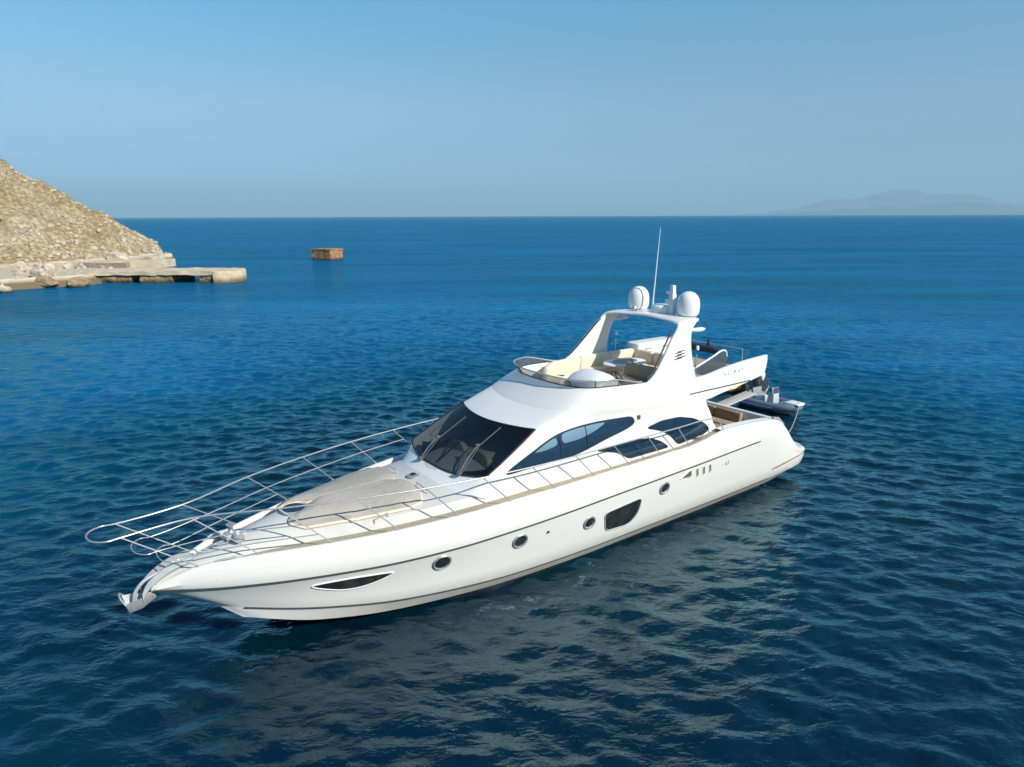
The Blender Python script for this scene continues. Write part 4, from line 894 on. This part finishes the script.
for sg in (1, -1):
    for x, dy in ((18.95, .17), (6.6, .3)):
        y = (float(yb(x))-dy)*sg; z = deck_z(x, y) if x > 7 else float(zs(x))-.06
        c = MB().tube([(x-.16, y, z+.07), (x-.09, y, z+.085), (x+.09, y, z+.085), (x+.16, y, z+.07)], [.014, .022, .022, .014], 8)
        c.tube([(x-.05, y, z-.01), (x-.05, y, z+.08)], .02, 8); c.tube([(x+.05, y, z-.01), (x+.05, y, z+.08)], .02, 8); c.build('cleat', STEEL, yacht)
    for x in (19.15, 18.2):
        y = (float(yb(x))+.03); z = zr(x)+.12
    # bow fairlead plate
    b0 = Vector((18.98, sg*(float(yb(18.98))-.02), float(zs(18.98))+.01)); f_ = MB().tube([b0+Vector((-.28, sg*.07, .0)), b0+Vector((-.1, 0, .03)), b0+Vector((.12, -sg*.07, .03)), b0+Vector((.3, -sg*.18, -.01))], .022, 8); f_.build('fairlead', STEELD, yacht)
for x in (19.35, 18.62):
    for sg in (1, -1): MB().box((x, sg*(float(yb(x))+.035), float(zr(x))+.18), (.09, .02, .022), rz=-sg*R(33)).build('bow_fitting', DARK, HULL)
for x, z in ((12.35, 1.36),):
    for sg in (1, -1): MB().lathe([(0, -.03), (.028, -.03), (.028, .03), (0, .03)], (x, sg*(float(yb(x))-.015), z), 10, axis='Y').build('skin_fitting', DARK, HULL)
MB().box((4.55, 2.17, .78), (.10, .03, .12)).build('exhaust_flap', DARK, HULL); MB().box((4.55, -2.17, .78), (.10, .03, .12)).build('exhaust_flap', DARK, HULL)
# bow roller and plough anchor
rl = MB()
rp = [(19.62, 2.05), (19.95, 2.0), (20.25, 1.86), (20.46, 1.70), (20.56, 1.52)]
rp = crom(rp, 4)
for y0, y1 in ((-.15, -.12), (.12, .15)):
    rows = []
    for x, z in rp: rows.append([(x, y0, z-.05), (x, y1, z-.05), (x, y1, z+.10), (x, y0, z+.10)])
    rl.grid(rows, closed_v=True)
rl.grid([[(x, -.14, z-.05), (x, .14, z-.05)] for x, z in rp])
rl.grid([[(x, -.14, z-.07), (x, .14, z-.07)] for x, z in rp])
RL = rl.build('bow_roller', STEELD, yacht, angle=40)
MB().lathe([(0, -.11), (.07, -.11), (.045, 0), (.07, .11), (0, .11)], (20.47, 0, 1.68), 14, axis='Y').build('roller', RUBBER, RL)
an = empty('anchor', (20.42*.2, 0, 1.62*.2)); an.scale = (.80, .74, .80); an.parent = yacht
MB().tube(crom([(20.1, 0, 2.0), (20.5, 0, 1.86), (20.72, 0, 1.62), (20.78, 0, 1.36)], 4), .045, 8).build('shank', STEELD, an)
pl = MB()
tipA = (20.28, 0, 1.30); 
L1 = [(20.98, .30, 1.50), (20.90, .13, 1.22), (20.92, 0, 1.12), (20.90, -.13, 1.22), (20.98, -.30, 1.50)]
L2 = [(20.70, .22, 1.50), (20.62, .10, 1.26), (20.60, 0, 1.17), (20.62, -.10, 1.26), (20.70, -.22, 1.50)]
L3 = [(20.34, .04, 1.48), (20.30, .02, 1.40), (20.28, 0, 1.36), (20.30, -.02, 1.40), (20.34, -.04, 1.48)]
pl.grid([L1, L2, L3]); pl.grid([[(x+.012, y*.93, z+.02) for x, y, z in q] for q in (L1, L2, L3)])
pl.build('fluke', STEELD, an, angle=50)
rb_ = MB().tube([(20.96, .33, 1.50), (21.04, .2, 1.62), (21.06, 0, 1.66), (21.04, -.2, 1.62), (20.96, -.33, 1.50)], .022, 8); rb_.build('roll_bar', STEELD, an)

# wipers
def on_ws(t, y, up=.05):
    k = len(mids)-1; f = min(max(t, 0), 1)*k; i = min(int(f), k-1); row = lerp(front[i], front[i+1], f-i)
    o_ = np.argsort(row[:, 1]); x = np.interp(y, row[o_, 1], row[o_, 0]); z = np.interp(y, row[o_, 1], row[o_, 2])
    if t < 0: x -= t*1.2; z += t*.35
    return Vector((x+up*.5, y, z+up))
for pb, pj_, pe in (((-.06, -.44), (.36, -.70), (.88, -.60)), ((-.03, 1.10), (.50, .78), (.92, .80))):
    a_, b_, c_ = on_ws(*pb), on_ws(*pj_), on_ws(*pe)
    wpr = MB().tube([a_, lerp(a_, b_, .5)+Vector((.03, 0, .03)), b_+Vector((0, 0, .02))], .020, 6).build('wiper', WIPER, yacht)
    MB().tube([a_+Vector((0, .07, 0)), b_+Vector((0, .07, .02))], .010, 6).build('arm', WIPER, wpr)
    MB().lathe([(0, -.02), (.06, -.02), (.06, .05), (0, .06)], tuple(a_), 12).build('pivot', WIPER, wpr)
    MB().box(tuple(b_+Vector((0, 0, .03))), (.10, .08, .06)).build('joint', WIPER, wpr, bevel=.01)
    bs = [on_ws(lerp(pj_[0]-.18, pe[0], t), lerp(pj_[1]-.02, pe[1], t), .03) for t in np.linspace(0, 1, 8)]
    MB().tube(bs, .016, 6).build('blade', WIPER, wpr)

# small cabin side light
for sg in (1, -1):
    h = BV_CAB.ray_cast(Vector((8.95, 6*sg, 3.46)), Vector((0, -sg, 0)))
    MB().box(tuple(h[0]), (.12, .05, .12)).build('side_light', mat('amber_brown_lens', (.12, .07, .05), .3, noise=(9, (.16, .1, .07), .4, .8)), yacht, bevel=.012)

# cockpit and stern
xa = np.linspace(2.95, 5.9, 20); yo = yb(xa)-.10; yi = yb(xa)-.34; zt = zs(xa)
for sg in (1, -1):
    ck = MB(); ck.grid([[(x, sg*a, z+.003), (x, sg*(b+.03), z+.02), (x, sg*b, z-.02), (x, sg*(b-.02), 1.6)] for x, a, b, z in zip(xa, yo, yi, zt)])
    ck.build('cockpit_coaming', GEL, yacht, angle=35)
MB().grid([[(2.9, -1.95, 1.62), (2.9, 1.95, 1.62)], [(5.95, -2.0, 1.62), (5.95, 2.0, 1.62)]]).build('cockpit_floor', TEAK, yacht)
Xq = np.linspace(.52, 2.95, 28); tr = MB()
tr.grid([[(x, y*(float(yb(x))-.1), float(zs(x))-.005+.015*(1-y*y)) for y in np.linspace(-1, 1, 9)] for x in Xq])
tr.grid([[(2.95, y*2.1, float(zs(2.95))), (2.97, y*2.1, 2.42), (3.16, y*2.08, 2.44), (3.2, y*2.06, 2.38), (3.22, y*2.0, 1.62)] for y in np.linspace(-1, 1, 9)])
tr.build('transom', GEL, yacht, angle=35)
MB().prism(corner_poly([(.6, -1.3), (.95, -1.85), (1.2, -1.9), (1.2, 1.9), (.95, 1.85), (.6, 1.3)], 2, .1), .985, 1.0, 'XY').build('bathing_platform', TEAK, yacht)
cs = empty('cockpit_sofa', (0, 0, 0)); cs.parent = yacht
MB().box((3.55, -.35, 1.80), (.62, 3.1, .36)).build('base', GEL, cs, bevel=.03)
MB().box((3.58, -.35, 2.03), (.62, 3.06, .14)).build('seat_cushion', TEAKD, cs, bevel=.05, bseg=3)
for k in range(3): MB().box((3.34, -1.37+1.02*k, 2.24), (.15, 1.0, .34), ry=R(-12)).build('back_cushion', TEAKD, cs, bevel=.05, bseg=3)
MB().box((4.9, 1.62, 1.95), (.9, .42, .66)).build('side_locker', GEL, yacht, bevel=.04)
MB().box((5.25, 1.66, 2.4), (.5, .5, .12)).build('side_cushion', TEAKD, yacht, bevel=.04)
for x, y, z in ((2.75, 2.1, 2.27), (2.75, -2.1, 2.27)):
    MB().tube([(x+.28, y-.02, z+.14), (x, y, z+.05), (x-.30, y+.0, z-.17)], [.05, .07, .05], 8).build('stern_fairlead', GREYP, yacht)
# boarding gangway
pg = MB().prism([(0, -.2), (2.35, -.2), (2.35, .2), (0, .2)], -.03, .03, 'XY').build('gangway', GREYP2, yacht, bevel=.012)
pg.location = (2.0, -1.0, 1.82); pg.rotation_euler = (0, R(-6), R(180))
for y in (-.21, .21): MB().tube([(0, y, 0), (2.35, y, 0)], .03, 8).build('rail', STEELD, pg)
MB().box((-.1, 0, -.3), (.25, .3, .6)).build('bracket', STEELD, pg, bevel=.02)
# crew-side chair at the cabin corner
MB().lathe([(.0, 0), (.05, 0), (.05, .3), (.09, .34), (0, .36)], (5.45, -1.3, 2.55), 12).build('post_light', CREAM, yacht)

# ------------------------------------------------------------------ tender, jet ski, float, rope
def make_rib():
    root = tag(empty('inflatable_tender', (11.80, 30.0, 0), math.atan2(-1.95, 1.35)), 'blue grey inflatable tender with console floating behind the yacht', 'tender')
    root.scale = (.84, .9, .9)
    path = [(-1.75, .62, .30), (-1.0, .64, .30), (0, .64, .31), (.8, .58, .34), (1.35, .36, .40), (1.6, 0, .44)]
    p = crom(path, 5, post=(1.35, -.36, .40)); full = np.concatenate([p, (p[:-1]*[1, -1, 1])[::-1]])
    rad = np.full(len(full), .21); rad[:3] = [.08, .16, .2]; rad[-3:] = [.2, .16, .08]
    MB().tube(full, list(rad), 14).build('tube', TUBE, root)
    MB().tube(full*[1.0, 1.0, 1]+(full-[0, 0, .3])*[.0, .30, 0]*[0, 1, 0], .03, 6).build('rubbing_strake', WHITE, root)
    h = MB(); h.grid([[(x, y, z) for y, z in ((-w, .22), (-w*.6, .02), (0, zk), (w*.6, .02), (w, .22))] for x, w, zk in ((-1.7, .6, -.12), (-.5, .6, -.12), (.7, .5, -.08), (1.4, .15, .1))]); h.build('hull', WHITE, root)
    MB().grid([[(-1.65, -.5, .24), (-1.65, .5, .24)], [(.9, -.45, .26), (.9, .45, .26)], [(1.4, -.1, .3), (1.4, .1, .3)]]).build('floor', GREYP, root)
    MB().prism([(1.0, -.34), (1.78, -.30), (1.86, 0), (1.78, .30), (1.0, .34)], .56, .64, 'XY').build('bow_step', WHITE, root, bevel=.02)
    c = MB().box((.1, 0, .55), (.45, .55, .62), taper=.8).build('console', GREYC, root, bevel=.05)
    MB().tube([(.25, -.25, .82), (.18, -.24, 1.15), (.18, .24, 1.15), (.25, .25, .82)], .022, 8).build('windshield_frame', STEEL, c)
    MB().box((.2, 0, .98), (.02, .44, .26), ry=R(-12)).build('windshield', SCREEN, c)
    w = MB().tube([(-.2+.05*math.sin(a), .17*math.cos(a), .86+.15*math.sin(a)) for a in np.linspace(0, 6.283, 16, endpoint=False)], .018, 6, closed=True); w.build('steering_wheel', RUBBER, c)
    s = MB().box((-.72, 0, .44), (.5, .75, .38)).build('seat', GREYC, root, bevel=.05); MB().box((-.95, 0, .80), (.12, .72, .34), ry=R(-10)).build('backrest', GREYP, s, bevel=.04)
    MB().box((.72, 0, .40), (.36, .5, .2)).build('bow_cushion', TUBE, root, bevel=.05)
    m = MB().box((-1.72, 0, .78), (.42, .36, .42), taper=.75).build('outboard_motor', RUBBER, root, bevel=.08, bseg=3)
    MB().box((-1.72, 0, .3), (.18, .14, .7)).build('leg', GREYP, m, bevel=.03)
make_rib()
def make_jetski():
    root = tag(empty('jet_ski', (12.25, 33.0, 0), math.atan2(2.6, 1.2)), 'dark jet ski with white trim floating beyond the grey tender', 'jet ski')
    st = [(-1.3, .42, .12), (-.6, .5, .1), (.3, .5, .12), (.9, .36, .26), (1.35, .06, .5)]
    h = MB()
    h.grid([[(x, y, z) for y, z in ((-w, .42+.1*(x > .5)), (-w*.95, .22), (-w*.5, zk-.1), (0, zk-.2), (w*.5, zk-.1), (w*.95, .22), (w, .42+.1*(x > .5)))] for x, w, zk in st])
    h.add([(-1.3, y, z) for y, z in ((-.42, .42), (-.4, .22), (-.2, .02), (0, -.08), (.2, .02), (.4, .22), (.42, .42))], [tuple(range(7))])
    h.build('hull', WHITE, root, angle=50)
    MB().grid([[(x, -w, .44+.1*(x > .5)), (x, -w*.5, .56+.1*(x > .5)), (x, 0, .60+.1*(x > .5)), (x, w*.5, .56+.1*(x > .5)), (x, w, .44+.1*(x > .5))] for x, w, zk in st]).build('deck', RUBBER, root, angle=50)
    MB().box((-.45, 0, .72), (1.15, .34, .34), taper=.8).build('seat', RUBBER, root, bevel=.08, bseg=3)
    MB().prism([(.15, .55), (1.1, .62), (.75, .95), (.35, 1.08), (.1, .85)], -.24, .24, 'XZ').build('hood', WHITE, root, bevel=.09, bseg=3)
    MB().tube([(.12, -.42, 1.06), (.25, -.15, 1.05), (.25, .15, 1.05), (.12, .42, 1.06)], .025, 8).build('handlebar', RUBBER, root)
make_jetski()
def make_float():
    root = tag(empty('kayak', (10.85, 33.2, 0), R(6)), 'bright yellow kayak floating half hidden under the flybridge wing', 'kayak')
    root.scale = (.82, .95, 1.1); xs = np.linspace(-1.5, 1.5, 17); rows = []
    for x in xs:
        w = max(.36*(1-(abs(x)/1.5)**2.4), .015); up = .20*(abs(x)/1.5)**3
        rows.append([(x, w*math.cos(a), .20+up+(.22 if math.sin(a) < 0 else .16)*math.sin(a)*max(w/.36, .2)) for a in np.linspace(0, 6.283, 16, endpoint=False)])
    MB().grid(rows, closed_v=True).build('hull', YELLOW, root)
    rim = [(.45*math.cos(a)-.1, .24*math.sin(a), .37) for a in np.linspace(0, 6.283, 20, endpoint=False)]
    MB().tube(rim, .03, 6, closed=True).build('cockpit_rim', RUBBER, root); MB().box((-.32, 0, .42), (.06, .3, .22), ry=R(-10)).build('seat', RUBBER, root, bevel=.02)
make_float()
def boat_pt(x, y, z):
    c, s = math.cos(YH), math.sin(YH); return Vector((YO.x+x*c-y*s, YO.y+x*s+y*c, z))
a_, b_ = boat_pt(2.72, 2.08, 2.38), Vector((12.61, 28.83, .52))
pts = [a_.lerp(b_, t)-Vector((0, 0, 1.1*math.sin(math.pi*t)*.9*(1-.2*t))) for t in np.linspace(0, 1, 16)]
rp_ = MB().tube([tuple(p-a_) for p in pts], .022, 6).build('mooring_line', ROPE, None); rp_.location = a_
tag(rp_, 'grey mooring rope slung from the yacht stern to the tender', 'rope')

# ------------------------------------------------------------------ sea haze
def make_haze():
    D = 58000.
    o = MB().box((0, 0, 599), (2*D, 2*D, 1204)).build('haze', bpy.data.materials.new('haze'), None, smooth=False)
    m = o.data.materials[0]; m.use_nodes = True; nt = m.node_tree; nt.nodes.clear()
    out = nt.nodes.new('ShaderNodeOutputMaterial'); v = nt.nodes.new('ShaderNodeVolumePrincipled')
    v.inputs['Color'].default_value = (.54, .86, 1.0, 1); v.inputs['Density'].default_value = 7.5e-5; v.inputs['Anisotropy'].default_value = 0
    nt.links.new(v.outputs[0], out.inputs['Volume'])
    tag(o, 'thin blue sea haze over the water', 'haze', kind='stuff')
make_haze()
